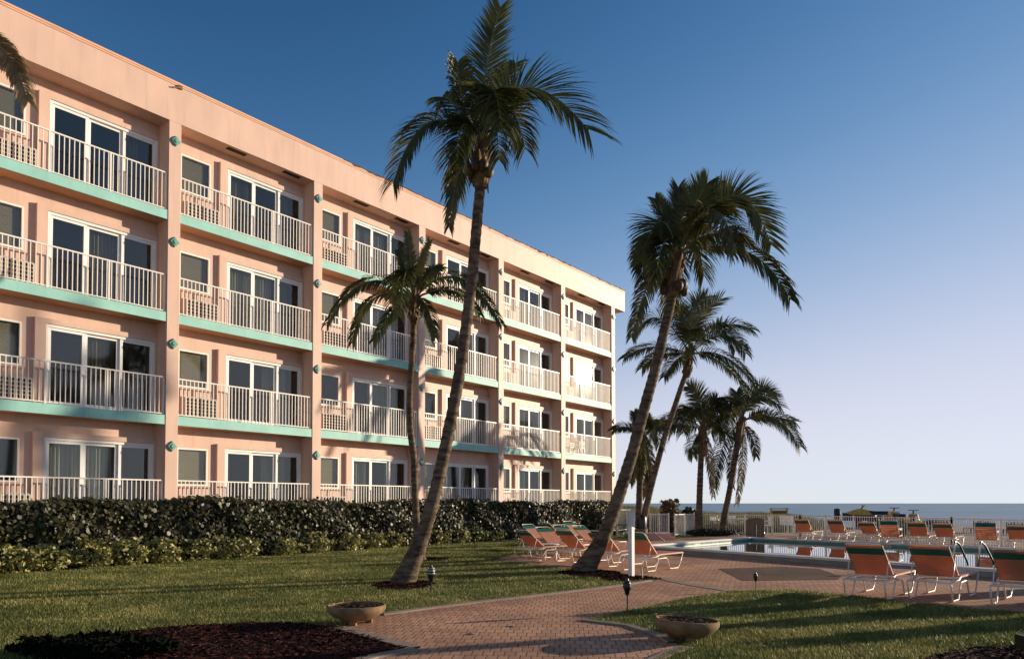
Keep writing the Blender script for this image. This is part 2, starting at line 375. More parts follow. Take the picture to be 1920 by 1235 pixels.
# paved court, with the pool cut out
fence_pts = [G(1306, 962.5, 1.0), G(1500, 965, 1.0), G(1784, 970, 1.0), G(1930, 973.8, 1.0)]
fence_pts.append(fence_pts[-1] + (fence_pts[-1] - fence_pts[-2]).normalized() * 7)
deck_poly = [(-4, 2), (26, 2), (26, 16)] + [tuple(p.to_2d() + Vector((.2, .3))) for p in reversed(fence_pts)] + [tuple(G(1215, 1009).to_2d()), tuple(G(1090, 1010).to_2d()), tuple(G(925, 1040).to_2d()), (-4, 12)]
sheet('pool_deck', deck_poly, .008, M['brick'], [pool_mid])
inset_px = [(1347, 1066), (1470, 1062.5), (1535, 1066), (1578, 1081), (1570, 1087), (1392, 1089)]
sheet('paving_inset', [G(*p) for p in inset_px], .012, M['brick_dark'])

lawnA = [G(1246, 1086), G(1218, 1088.5), G(1160, 1097.5), G(1040, 1112), G(900, 1128), G(790, 1142), G(720, 1151), G(672, 1160), G(640, 1176), G(560, 1240), Vector((-3.2, 4, 0)), Vector((-16, 4, 0)), Vector((-19, 12, 0)), Vector((-2, 34, 0)),
         Vector((6, 42, 0)), G(1150, 1006), G(1105, 1024), G(1050, 1033), G(935, 1044.5), G(938, 1049), G(1000, 1057), G(1060, 1065), G(1150, 1074), G(1215, 1080.5)]
lawnB = [G(1096, 1163), G(1140, 1153), G(1200, 1142), G(1300, 1119), G(1380, 1108.5), G(1480, 1106), G(1600, 1117), G(1700, 1131), G(1850, 1144), G(1990, 1156), Vector((14, 12, 0)), Vector((14, 4, 0)), Vector((2, 4, 0)), Vector((1.05, 6.1, 0)), G(1225, 1240), G(1255, 1224), G(1290, 1214), G(1262, 1204), G(1230, 1188), G(1180, 1173)]
sheet('lawn', lawnA, .012, M['lawn']); sheet('lawn', lawnB, .012, M['lawn'])
sheet('lawn', [G(1150, 1013), G(1215, 1014), G(1290, 1008.5), G(1400, 1002), G(1404, 994), G(1290, 990), G(1150, 988)], .012, M['lawn'])

mulch_polys = [[G(642, 1179), G(560, 1170), G(480, 1168), G(400, 1172), G(300, 1178), G(215, 1188), G(130, 1215), G(60, 1260), Vector((-5, 5, 0)), Vector((-1.4, 5, 0)), G(640, 1250), G(690, 1234), G(760, 1216)],
               ellipse(G(757, 1097), .58, .85), ellipse(G(800, 1049), .6, .8), ellipse(G(1105, 1075), .7, .9), ellipse(G(1190, 1084.5), .45, .6),
               [G(1700, 1245), G(1790, 1222), G(1860, 1213), G(1960, 1211), G(2100, 1240), G(1900, 1330)]]
mulch_polys[4] = [G(1120, 1079), G(1165, 1077), G(1215, 1081.5), G(1243, 1086), G(1215, 1088), G(1170, 1092), G(1130, 1088)]
for p in mulch_polys: sheet('mulch_bed', p, .018, M['mulch'])
def chips():
    rg = np.random.default_rng(12); Vs = []
    for poly, n in zip(mulch_polys, (9000, 1500, 800, 1500, 1200, 2500)):
        P = np.array([[p[0], p[1]] for p in poly]); lo, hi = P.min(0), P.max(0); Q = lo + (hi - lo) * rg.random((n, 2)); Q = Q[inside(Q, [tuple(p) for p in P])]; n = len(Q)
        a = rg.random(n) * 6.28; L_ = rg.uniform(.012, .05, n); w_ = rg.uniform(.003, .009, n); z = rg.uniform(.019, .032, n); ti = rg.uniform(-.012, .012, n)
        c, s_ = np.cos(a), np.sin(a); V = np.zeros((n, 4, 3))
        for j, (u, v) in enumerate(((-1, -1), (1, -1), (1, 1), (-1, 1))):
            V[:, j] = np.stack([Q[:, 0] + c * L_ * u - s_ * w_ * v, Q[:, 1] + s_ * L_ * u + c * w_ * v, z + ti * u + .004 * v], 1)
        Vs.append(V)
    V = np.concatenate(Vs); tag(np_mesh('mulch_chips', V.reshape(-1, 3), np.arange(len(V) * 4), 4, M['chip']), 'reddish brown bark chips strewn over the mulch beds', 'mulch', kind='stuff')
M['chip'] = mat('bark_chip', (.075, .020, .014), .9, .5, 25, col2=(.018, .006, .005), spec=.15)
chips()

kerb('path_kerb', [G(1218, 1089), G(1160, 1098.5), G(1040, 1113), G(900, 1129), G(790, 1143), G(715, 1153)], .13, 0, .028, M['kerb'])
kerb('path_kerb', [G(636, 1178), G(700, 1196), G(776, 1217)], .16, 0, .028, M['kerb'])
kerb('path_kerb', [G(779, 1219), G(700, 1233), G(640, 1249)], .16, 0, .028, M['kerb'])
kerb('path_kerb', [G(1094, 1163.5), G(1180, 1174), G(1230, 1189.5), G(1262, 1206)], .12, 0, .028, M['kerb'])
kerb('path_kerb', [G(1288, 1215), G(1255, 1226), G(1222, 1242)], .14, 0, .028, M['kerb'])
kerb('path_kerb', [G(1248, 1086.5), G(1300, 1097), G(1370, 1108)], .22, 0, .016, M['kerb'])
kerb('path_kerb', [G(935, 1049.5), G(1000, 1058.5), G(1060, 1067)], .12, 0, .026, M['kerb'])

# ------------------------------------------------------------------ grass
def grass():
    rg = np.random.default_rng(3)
    allp = []
    for poly, n in ((lawnA, 520000), (lawnB, 300000)):
        P = np.array([[p[0], p[1]] for p in poly]); lo, hi = P.min(0), P.max(0)
        lo = np.maximum(lo, [-13, 5]); hi = np.minimum(hi, [12, 32])
        # distance falls off so that near turf is denser
        y = lo[1] * (hi[1] / lo[1]) ** rg.random(n); x = lo[0] + (hi[0] - lo[0]) * rg.random(n)
        Q = np.stack([x, y], 1); Q = Q[inside(Q, [tuple(p) for p in P])]
        for mp in mulch_polys: Q = Q[~inside(Q, [(p[0], p[1]) for p in mp])]
        allp.append(Q)
    Q = np.concatenate(allp); n = len(Q)
    d = np.hypot(Q[:, 0], Q[:, 1]); a = rg.random(n) * 2 * np.pi; h = rg.uniform(.018, .05, n); wd = rg.uniform(.0022, .0045, n) * (.7 + d / 14)
    dx, dy = np.cos(a) * wd, np.sin(a) * wd; la = rg.random(n) * 2 * np.pi; ll = h * rg.uniform(.1, .9, n)
    V = np.zeros((n, 3, 3)); V[:, 0] = np.stack([Q[:, 0] - dx, Q[:, 1] - dy, np.full(n, .012)], 1); V[:, 1] = np.stack([Q[:, 0] + dx, Q[:, 1] + dy, np.full(n, .012)], 1)
    V[:, 2] = np.stack([Q[:, 0] + np.cos(la) * ll, Q[:, 1] + np.sin(la) * ll, .012 + h], 1)
    o = np_mesh('lawn_grass', V.reshape(-1, 3), np.arange(3 * n), 3, M['blade'])
    tag(o, 'short green and straw coloured turf on the lawns', 'grass', kind='stuff')
grass()

# ------------------------------------------------------------------ hotel building
AZ = 0.646; BW = 4.96488; EX, EY = -9.43686, 20.77857
FL = [EYE + v for v in (-.42, 2.43, 5.28, 8.13)]; ROOF0, ROOF1 = EYE + 10.67, EYE + 11.77
bld = empty('hotel_building', (EX, EY, 0), math.pi / 2 - AZ)
tag(bld, 'four storey peach pink hotel block with turquoise balcony slabs and white railings', 'building')
BAYS = range(-2, 5)                    # bay i lies between column i and column i+1
T = .60
XL, XR = -2 * BW - .175, 5 * BW + .175
wall = MB()
WX0, WX1, DX0, DX1 = .48, 1.44, 1.95, 4.74
def top_of(k): return FL[k + 1] - .25 if k < 3 else ROOF0
for i in BAYS:
    x = i * BW
    for k in range(4):
        z0, z1 = FL[k], top_of(k)
        wall.box(x + .175, x + WX0, T, T + .15, z0, z1); wall.box(x + WX1, x + DX0, T, T + .15, z0, z1); wall.box(x + DX1, x + BW - .175, T, T + .15, z0, z1)
        wall.box(x + WX0, x + WX1, T, T + .15, z0, z0 + .95); wall.box(x + WX0, x + WX1, T, T + .15, z0 + 2.02, z1)
        wall.box(x + DX0, x + DX1, T, T + .15, z0 + 2.07, z1)
        wall.box(x + 1.70, x + DX0, T - .10, T - .001, z0 + .002, z0 + 2.20); wall.box(x + DX0, x + DX1, T - .10, T - .001, z0 + 2.072, z0 + 2.20); wall.box(x + DX1, x + BW - .177, T - .10, T - .001, z0 + .002, z0 + 2.20)
wall.box(XR - .35, XR, T + .003, 13, .4, ROOF0)        # end wall
wall.box(XL, XL + .35, T + .003, 13, .4, ROOF0); wall.box(XL, XR, 13, 13.2, .4, ROOF0)
wall.build('facade_wall', M['peach'], bld)
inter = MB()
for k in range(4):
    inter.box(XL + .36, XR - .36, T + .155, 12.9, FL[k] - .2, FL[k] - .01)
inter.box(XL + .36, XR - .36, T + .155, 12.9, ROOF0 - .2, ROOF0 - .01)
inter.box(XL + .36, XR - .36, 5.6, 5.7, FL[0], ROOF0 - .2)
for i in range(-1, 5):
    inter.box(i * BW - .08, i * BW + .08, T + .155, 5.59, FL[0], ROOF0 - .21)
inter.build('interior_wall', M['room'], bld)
base = MB(); base.box(XL + .4, XR - .4, .9, 12.8, -.2, FL[0] - .26)
base.build('foundation', M['brownwall'], bld)
for i in range(-2, 6):
    p = MB(); p.box(i * BW - .175, i * BW + .175, 0, T + .14, 0, ROOF0 - .002); p.build('pillar', M['peach'], bld)
roof = MB(); roof.box(XL - .5, XR + 1.13, -.004, 13.6, ROOF0, ROOF1); rf = roof.build('roof', M['peach'], bld)
lip = MB(); lip.box(XL - .5, XR + 1.16, -.035, 13.63, ROOF1 - .002, ROOF1 + .05); lip.box(XL - .5, XR + 1.145, -.02, 13.6, ROOF1 - .05, ROOF1 - .003); lip.build('drip_edge', M['lip'], rf)
rt = MB()
nt_ = 120; hs_ = [ROOF1 + .06 + max(0, rnd.gauss(.0, .022)) for _ in range(nt_ + 1)]; ls_ = [ROOF1 + .045 - max(0, rnd.gauss(0, .02)) for _ in range(nt_ + 1)]
for i in range(nt_ + 1):
    x = 6 + (XR + 1.15 - 6) * i / nt_; y = -.04 - .012 * rnd.random(); rt.v += [(x, y, ls_[i]), (x, y, hs_[i]), (x, .3, hs_[i]), (x, .3, ROOF1 + .03)]
for i in range(nt_):
    for j in range(4): a = 4 * i; rt.f.append((a + j, a + (j + 1) % 4, a + 4 + (j + 1) % 4, a + 4 + j))
rt.build('tar_edge', M['roofing'], rf)
sf = MB(); sf.box(XL, XR, .03, T - .002, ROOF0 - .012, ROOF0 - .001); 
cd = MB(); cd.tube([(.12, -.02, ROOF1 - .02), (.02, -.05, ROOF1 - .12), (-.12, -.05, ROOF1 - .17)], .02, 6); cd.box(.05, .16, -.06, -.006, ROOF1 - .12, ROOF1 - .03); cd.build('loose_conduit', M['debris'], rf)
ev = MB(); ev.box(XR + .002, XR + 1.12, 0, 13.5, ROOF0 - .006, ROOF0 - .001); ev.build('eave_soffit', M['peach_shade'], rf)

def rep(proto, x, z, par):
    c = copy_tree(proto, par); c.location = (x, 0, z); return c
# prototypes in bay coordinates (x from the column centre, z from the floor)
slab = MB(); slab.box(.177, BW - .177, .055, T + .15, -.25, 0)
slab_o = slab.build('balcony_slab', M['peach_shade'], bld)
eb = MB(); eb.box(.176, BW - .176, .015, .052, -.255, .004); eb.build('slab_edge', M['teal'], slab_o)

rail = MB(); x0, x1 = .215, BW - .215
rail.box(x0, x1, .05, .09, 1.035, 1.07); rail.box(x0, x1, .055, .085, .035, .06); rail.box(x0 - .02, x0 - .0005, .049, .091, .005, 1.069)
n = 38
for q in range(1, n):
    x = x0 + (x1 - x0) * q / n; rail.box(x - .0095, x + .0095, .061, .079, .06, 1.035)
rail_o = rail.build('balcony_railing', M['cream'], bld)
for x in (1.78, 3.25, x1):
    rp_ = MB(); rp_.box(x - .02, x + .02, .049, .091, .005, 1.034); rp_.build('railing_post', M['cream'], rail_o)

wf = MB(); fy0, fy1 = T - .012, T + .06; fw = .045
wf.box(WX0, WX1, fy0, fy1, 1.975, 2.02); wf.box(WX0, WX1, fy0 - .02, fy1, .93, .975)
wf.box(WX0, WX0 + fw, fy0, fy1, .976, 1.974); wf.box(WX1 - fw, WX1, fy0, fy1, .976, 1.974)
win_o = wf.build('window', M['cream'], bld)
g = MB(); g.box(WX0 + fw, WX1 - fw, T + .03, T + .036, .977, 1.973); g.build('window_pane', M['glass'], win_o)
bl = MB()
for q in range(34):
    z = .98 + q * .03; bl.quad((WX0 + .05, T + .085, z), (WX1 - .05, T + .085, z), (WX1 - .05, T + .105, z + .029), (WX0 + .05, T + .105, z + .029))
bl.build('window_blind', M['blind'], win_o)

df = MB()
df.box(DX0 + .001, DX1 - .001, T - .07, T + .09, 2.0, 2.07); df.box(DX0 + .001, DX1 - .001, T - .07, T + .10, .0, .05)
df.box(DX0 + .001, DX0 + .06, T - .07, T + .09, .051, 1.999); df.box(DX1 - .06, DX1 - .001, T - .07, T + .09, .051, 1.999)
door_o = df.build('sliding_door', M['white'], bld)
pw = (DX1 - DX0 - .12) / 3
for q in range(3):
    a = DX0 + .06 + pw * q; e = a + pw; yy = T + (-.04, .0, -.04)[q]
    s_ = MB(); s_.box(a, a + .075, yy, yy + .03, .052, 1.998); s_.box(e - .075, e, yy, yy + .03, .052, 1.998); s_.box(a + .076, e - .076, yy, yy + .03, 1.93, 1.998); s_.box(a + .076, e - .076, yy, yy + .03, .052, .15)
    so = s_.build('sash', M['white'], door_o)
    g = MB(); g.box(a + .074, e - .074, yy + .012, yy + .018, .148, 1.932); gp = g.build('door_pane', M['glass'], door_o)
def curtain(a, e, m):
    c = MB(); nn = max(4, int((e - a) / .03)); 
    for q in range(nn):
        u0, u1 = a + (e - a) * q / nn, a + (e - a) * (q + 1) / nn; y0, y1 = T + .2 + .035 * math.sin(q * 1.9), T + .2 + .035 * math.sin((q + 1) * 1.9)
        c.quad((u0, y0, .03), (u1, y1, .03), (u1, y1, 2.04), (u0, y0, 2.04))
    return c
P0 = DX0 + .06
curt = {'l': curtain(P0 + .02, P0 + pw - .03, 0), 'm': curtain(P0 + pw, P0 + 2 * pw, 0), 'r': curtain(P0 + 2 * pw, P0 + 2.6 * pw, 0), 'mr': curtain(P0 + 1.55 * pw, P0 + 2.55 * pw, 0), 'lm': curtain(P0 + .02, P0 + 1.9 * pw, 0)}
cmesh = {}
for kk, c in curt.items():
    for mm in ('curtain', 'drape'):
        oo = c.build('curtain', M[mm]); cmesh[kk, mm] = oo.data; bpy.data.objects.remove(oo)
ac = MB(); ac.box(.62, 1.68, T - .10, T - .002, .08, .66)
ac_o = ac.build('air_conditioner', M['acbox'], bld)
cr = MB(); cr.box(.66, 1.64, T - .104, T - .101, .12, .62); cr.build('core', M['acdark'], ac_o)
gr = MB()
for q in range(9): x = .66 + .98 * q / 8; gr.box(x - .018, x + .018, T - .125, T - .105, .10, .64)
for q in range(6): z = .12 + .5 * q / 5; gr.box(.64, 1.66, T - .121, T - .1055, z - .014, z + .014)
gr.build('grille', M['acbox'], ac_o)
dm = MB(); h = .125
dm.v += [(0, -.06, h), (h, -.06, 0), (0, -.06, -h), (-h, -.06, 0), (0, -.001, h + .03), (h + .03, -.001, 0), (0, -.001, -h - .03), (-h - .03, -.001, 0)]
dm.f += [(0, 3, 2, 1), (0, 1, 5, 4), (1, 2, 6, 5), (2, 3, 7, 6), (3, 0, 4, 7)]
dm_o = dm.build('diamond_ornament', M['diamond'], bld)
d2 = MB(); h = .06
d2.v += [(0, -.085, h), (h, -.085, 0), (0, -.085, -h), (-h, -.085, 0), (0, -.061, h), (h, -.061, 0), (0, -.061, -h), (-h, -.061, 0)]
d2.f += [(0, 3, 2, 1), (0, 1, 5, 4), (1, 2, 6, 5), (2, 3, 7, 6), (3, 0, 4, 7)]
d2.build('boss', M['diamond'], dm_o)
vn = MB(); vn.box(0, .62, .12, .27, ROOF0 - .02, ROOF0 - .001); vn_o = vn.build('soffit_vent', M['vent'], bld)
protos = dict(slab=slab_o, rail=rail_o, win=win_o, door=door_o, ac=ac_o)
rc = random.Random(21)
for i in BAYS:
    for k in range(4):
        for nm, pr in protos.items():
            o = rep(pr, i * BW, FL[k], bld)
            if nm == 'win' and ((i, k) == (1, 1) or rc.random() < .12):
                for ch in [c for c in bpy.data.objects if c.parent == o and c.name.startswith('window_blind')]: bpy.data.objects.remove(ch)
            if nm == 'door':
                sets = rc.choice([('l', 'drape'), ('m', 'drape'), ('lm', 'curtain'), ('mr', 'curtain'), ('m', 'curtain'), ('r', 'drape'), None]) if (i < 1) else rc.choice([('lm', 'curtain'), ('mr', 'curtain'), ('m', 'curtain'), ('l', 'curtain'), ('m', 'drape')])
                opts = [sets] if sets else []
                if rc.random() < .5 and sets and sets[0] in 'lm': opts.append(('r', 'curtain' if k < 2 else 'drape'))
                for s_ in opts:
                    co = bpy.data.objects.new('curtain', cmesh[s_]); COL.objects.link(co); co.parent = o
    if i >= 0:
      for xx in (1.72, 3.72): c = copy_tree(vn_o, bld); c.location = (i * BW + xx, 0, 0)
for i in range(-2, 6):
    for k in range(4): rep(dm_o, i * BW, EYE + 1.578 + 2.85 * k, bld)
for pr in list(protos.values()) + [vn_o, dm_o]:
    for ch in [x for x in bpy.data.objects if x.parent == pr]: bpy.data.objects.remove(ch)
    bpy.data.objects.remove(pr)
fm = MB(); fm.box(XL + .4, XR - .02, .06, .9, FL[0] - .6, FL[0] - .26); 
fb = MB()
for i in BAYS: fb.box(i * BW + .178, (i + 1) * BW - .178, .014, .05, FL[0] - .29, FL[0] - .256)
fb.build('ground_floor_band', M['teal'], bld)

# ------------------------------------------------------------------ foliage clouds
def leaves(name, m, P, Nrm, size, rg, parent=None, elong=1.0, sides=6):
    n = len(P); a = Nrm / (np.linalg.norm(Nrm, axis=1, keepdims=True) + 1e-9)
    r = rg.normal(size=(n, 3)); u = np.cross(a, r); u /= np.linalg.norm(u, axis=1, keepdims=True) + 1e-9; v = np.cross(a, u)
    s = size[:, None]
    V = np.zeros((n, sides, 3))
    for j in range(sides):
        t = 2 * np.pi * j / sides; V[:, j] = P + u * s * np.cos(t) * elong + v * s * np.sin(t)
    return np_mesh(name, V.reshape(-1, 3), np.arange(n * sides), sides, m, parent)
UX = np.array([math.sin(AZ), math.cos(AZ)]); NX = np.array([-math.cos(AZ), math.sin(AZ)])
def hedge():
    rg = np.random.default_rng(5)
    # building coordinates: s along the facade, q outward from the front plane
    s0, s1, q0, q1 = -9.5, 22.6, .10, .85
    root = empty('hedge', (0, 0, 0)); tag(root, 'long clipped sea grape hedge with dark round leaves along the hotel', 'hedge')
    n = 74000
    s = rg.uniform(s0, s1, n); z = rg.uniform(.02, 1.0, n); side = rg.random(n)
    top = 1.53 + .05 * np.sin(s * 1.7) + .05 * np.sin(s * .6 + 1)
    front = side < .68
    q = np.where(front, q1 + .10 * np.sin(s * 2.3 + z * 5) + .10 * np.sin(s * .9) + rg.normal(0, .07, n), rg.uniform(q0, q1, n))
    zz = np.where(front, z * top + rg.normal(0, .03, n), top + rg.normal(0, .055, n))
    end = side > .96; s = np.where(end, s1 + rg.normal(0, .08, n), s); zz = np.where(end, z * top, zz)
    zz = np.maximum(zz, .04)
    B = np.stack([EX + UX[0] * s - NX[0] * q, EY + UX[1] * s - NX[1] * q, zz], 1)
    out = np.stack([-NX[0] * np.ones(n), -NX[1] * np.ones(n), np.where(front, .3, 1.3)], 1) + rg.normal(0, .6, (n, 3))
    sz = rg.uniform(.028, .066, n); lt = rg.random(n) < .05
    leaves('foliage', M['hedge'], B[~lt], out[~lt], sz[~lt], rg, root); leaves('pale_leaves', M['hedge_light'], B[lt], out[lt], sz[lt] * .9, rg, root)
    c = MB(); mm = Matrix.Translation((EX, EY, 0)) @ Matrix.Rotation(math.pi / 2 - AZ, 4, 'Z'); c.box(s0 + .1, s1 - .1, -q1 + .14, -q0 - .1, .03, 1.42, mm); c.build('inner_branches', M['stem'], root)
hedge()
def shrub(name, label, x, y, rx, ry, h, n, sz, m, seed, group=None, elong=1.6, cat='shrub', z=0.0):
    rg = np.random.default_rng(seed); root = empty(name, (x, y, z)); tag(root, label, cat, group)
    d = rg.normal(size=(n, 3)); d /= np.linalg.norm(d, axis=1, keepdims=True); r = rg.uniform(.45, 1.0, n) ** .5
    lob = 1 + .22 * np.sin(d[:, 0] * 5 + seed) * np.cos(d[:, 1] * 6 + seed * 2) + .12 * np.sin(d[:, 2] * 9 + seed)
    P = d * (r * lob)[:, None] * np.array([rx, ry, h * .56]); P[:, 2] += h * .50
    P = P[P[:, 2] > .02]; N_ = rg.normal(0, .7, (len(P), 3)) + np.array([.2, -.5, .6])
    leaves('foliage', m, P, N_, rg.uniform(.6, 1.2, len(P)) * sz, rg, root, elong)
    st = MB()
    for q in range(7):
        a = rg.uniform(0, 6.28); st.tube([(0, 0, 0), (rx * .3 * math.cos(a), ry * .3 * math.sin(a), h * .4), (rx * .6 * math.cos(a), ry * .6 * math.sin(a), h * .8)], [.014, .01, .005], 5)
    st.build('stem', M['stem'], root); return root

spx = [(-60, .55), (20, .6), (85, .55), (165, .62), (238, .6), (300, .62), (365, .6), (408, .62), (455, .6), (520, .5), (585, .58), (645, .52), (690, .55), (728, .55), (815, .62), (852, .6), (888, .58), (918, .52)]
names_ = ['cut by the left edge of the picture', 'nearest the left picture edge at the lawn corner', 'under the first bay of balconies', 'in front of the first pillar gap', 'left of the second pillar', 'below the second pillar', 'with an orange leaf below the second bay window', 'at the taller gap below the second bay', 'rightmost of the left run', 'small and alone in the hedge gap', 'dim and low left of the leaning trunk', 'close to the left of the large trunk', 'touching the large leaning trunk', 'half behind the large leaning trunk', 'left end of the right run', 'second in the right run', 'bright one beside the far small torch', 'last before the loungers']
for q, (px_, hh) in enumerate(spx):
    # along a line parallel to the facade, 2.15 m out
    y0_ = 1081 - .0695 * px_ - 3
    c = G(px_, y0_); c = Vector((c.x - .15, c.y + .25, 0))
    wd_ = .55 if px_ < 500 else .75
    shrub('variegated_shrub', 'yellow green shrub below the hedge, ' + names_[q], c.x, c.y, wd_, .42, hh, 900, .032, M['shrub'], 40 + q, 'yellow green shrubs along the hedge')

# ------------------------------------------------------------------ palms
def frond(b, rb, P0, Mid, Tip, nl, llen, droop, lw=.034, rs=0, t0=.14, sweep=.55, ref=None, flat=.0):
    rr = random.Random(rs); C = Mid * 2 - (P0 + Tip) * .5
    pos = lambda t: P0 * (1 - t) ** 2 + C * 2 * t * (1 - t) + Tip * t * t
    tan = lambda t: ((C - P0) * (1 - t) + (Tip - C) * t).normalized()
    rb.tube([pos(i / 10) for i in range(11)], [.035 * (1 - .88 * i / 10) for i in range(11)], 5)
    ref = ref or Vector((rr.uniform(-.25, .25), -.4 + rr.uniform(-.2, .2), 1))
    for i in range(nl):
        t = t0 + (1 - t0) * (i + rr.random() * .6) / nl
        p = pos(min(t, .995)); T_ = tan(min(t, .995)); sd = T_.cross(ref)
        if sd.length < .05: sd = Vector((1, 0, 0))
        sd.normalize(); up = sd.cross(T_)
        if up.z < 0 and abs(up.z) > .3: up = -up
        u = (t - t0) / (1 - t0)
        L_ = llen * (.45 + .55 * math.sin(min(1, u * 1.9 + .18) * math.pi / 2)) * (1 - .55 * max(0, u - .5) ** 1.3 * 1.6) * rr.uniform(.82, 1.08)
        for sg in (-1, 1):
            if rr.random() < .05: continue
            sw = sweep + .9 * u * u + rr.uniform(-.1, .1)
            d = (sd * sg + T_ * sw + up * (.25 - flat) + Vector((rr.uniform(-.1, .1), rr.uniform(-.1, .1), rr.uniform(-.1, .1)))).normalized()
            q = p.copy(); pts = [q.copy()]; dr = droop * rr.uniform(.6, 1.4)
            for k in range(4):
                d = (d + Vector((0, 0, -1)) * dr * (.08 + .12 * k)).normalized(); q = q + d * L_ / 4; pts.append(q.copy())
            wv = d.cross(T_); 
            if wv.length < .1: wv = d.cross(up)
            wv = (T_ - d * T_.dot(d)); wv = wv.normalized() if wv.length > .05 else up
            wv = (wv + up * rr.uniform(-.5, .5)).normalized()
            ws = [lw * .55, lw, lw * .85, lw * .5, lw * .06]; n = len(b.v)
            for k in range(5): b.v += [tuple(pts[k] + wv * ws[k] / 2), tuple(pts[k] - wv * ws[k] / 2)]
            for k in range(4): b.f.append((n + 2 * k, n + 2 * k + 1, n + 2 * k + 3, n + 2 * k + 2))

def palm(label, D, trunk_px, r0, r1, crown_px, fronds, extra=6, fl=0.8, seed=1, name='palm_tree', flare=1.5, Ds=None):
    rr = random.Random(seed); k = D / F
    pts = []
    base = AT(*trunk_px[0], D); base.z = max(base.z, 0) if base.z > .02 else 0.0
    root = empty(name, (base.x, base.y, 0)); tag(root, label, 'palm tree')
    ctrl = [AT(x, y, D) - root.location for x, y in trunk_px]; ctrl[0] = Vector((0, 0, -.08))
    # Catmull-Rom through the control points
    def cr(p0, p1, p2, p3, t): return (p1 * 2 + (p2 - p0) * t + (p0 * 2 - p1 * 5 + p2 * 4 - p3) * t * t + (p1 * 3 - p0 - p2 * 3 + p3) * t * t * t) * .5
    cc = [ctrl[0] * 2 - ctrl[1]] + ctrl + [ctrl[-1] * 2 - ctrl[-2]]
    path = []
    for i in range(1, len(cc) - 2):
        nseg = max(4, int((cc[i + 1] - cc[i]).length / .085))
        for j in range(nseg): path.append(cr(cc[i - 1], cc[i], cc[i + 1], cc[i + 2], j / nseg))
    path.append(ctrl[-1]); n = len(path); rad = []
    for i in range(n):
        u = i / (n - 1); r = r0 * (1 - u) + r1 * u + r0 * (flare - 1) * math.exp(-u * 14)
        r *= 1 + (.05 if i % 2 else -.03) + rr.uniform(-.02, .02); rad.append(r)
    b = MB(); b.tube(path, rad, 14, wob=.03); b.build('trunk', M['trunk'], root, True)
    crown = AT(*crown_px, D) - root.location
    # fibrous boss of old leaf bases under the crown
    h = MB(); top = path[-1]; ax = (crown - top); ax = ax.normalized() if ax.length > .05 else Vector((0, 0, 1))
    hp = [top - ax * .35 * fl, top - ax * .1 * fl, top + ax * .25 * fl, crown + ax * .1, crown + ax * .45 * fl]
    h.tube(hp, [r1 * 1.15, r1 * 1.75, r1 * 1.5, r1 * 1.35, r1 * .5], 12, wob=.15)
    for i in range(26):
        a = rr.uniform(0, 6.28); z = rr.uniform(0, 1); c = hp[0].lerp(hp[3], z); o = Vector((math.cos(a), math.sin(a), 0))
        h.tube([c + o * r1 * 1.2, c + o * r1 * 1.9 + Vector((0, 0, .22 * fl)), c + o * r1 * 2.4 + Vector((0, 0, .35 * fl * rr.uniform(-.2, 1)))], [.05 * fl, .04 * fl, .012], 4)
    h.build('crown_shaft', M['husk'], root)
    if fl >= .95 and D < 20:
        for i in range(5):
            a = rr.uniform(0, 6.28); cn = MB(); c = hp[1] + Vector((math.cos(a), math.sin(a), 0)) * (r1 * 1.9 + .05) + Vector((0, 0, rr.uniform(-.12, .15)))
            cn.lathe([(.004, -.12), (.06, -.10), (.095, -.03), (.10, .03), (.07, .09), (.02, .12), (.004, .17)], 10, tuple(c)); cn.build('coconut', M['nut'], root, True)
    def mk(mid, tip, depth, kind, ll, dr, nl=96, broad=True, **kw):
        if broad: kw['ref'] = Vector((rr.uniform(-.3, .3), -.8 + rr.uniform(-.25, .25), .6))
        f = MB(); rb = MB()
        frond(f, rb, crown, mid, tip, nl, ll, dr, lw=kw.pop('lw', .040) , rs=rr.randint(0, 9999), **kw)
        nm = {'leaf': 'frond', 'leaf_mid': 'frond', 'leaf_dry': 'dry_frond'}[kind]
        fo = f.build(nm, M[kind], root); rb.build('rib', M['rachis'] if kind != 'leaf_dry' else M['leaf_dry'], fo)
    for s_ in fronds:
        mx, my, tx, ty, dz = s_[:5]; kind = s_[5] if len(s_) > 5 else 'leaf'; ll = s_[6] if len(s_) > 6 else 1.0; dr = s_[7] if len(s_) > 7 else .8
        mid = AT(mx, my, D + dz * .55) - root.location; tip = AT(tx, ty, D + dz) - root.location
        mk(mid, tip, dz, kind, fl * ll, dr)
    # fronds that point toward and away from the viewer
    for i in range(extra):
        a = (rr.choice([math.pi * .5, math.pi * 1.5]) + rr.uniform(-.75, .75)); L_ = fl * rr.uniform(1.5, 2.6); e = rr.uniform(-.35, .7)
        o = Vector((math.cos(a), math.sin(a), 0)); mid = crown + o * L_ * .52 + Vector((0, 0, L_ * (.30 + .25 * e))); tip = crown + o * L_ * .95 + Vector((0, 0, L_ * (e * .5 - .35)))
        mk(mid, tip, 0, rr.choice(['leaf', 'leaf', 'leaf_mid']), fl * rr.uniform(.75, 1.0), 1.0, broad=False)
    return root

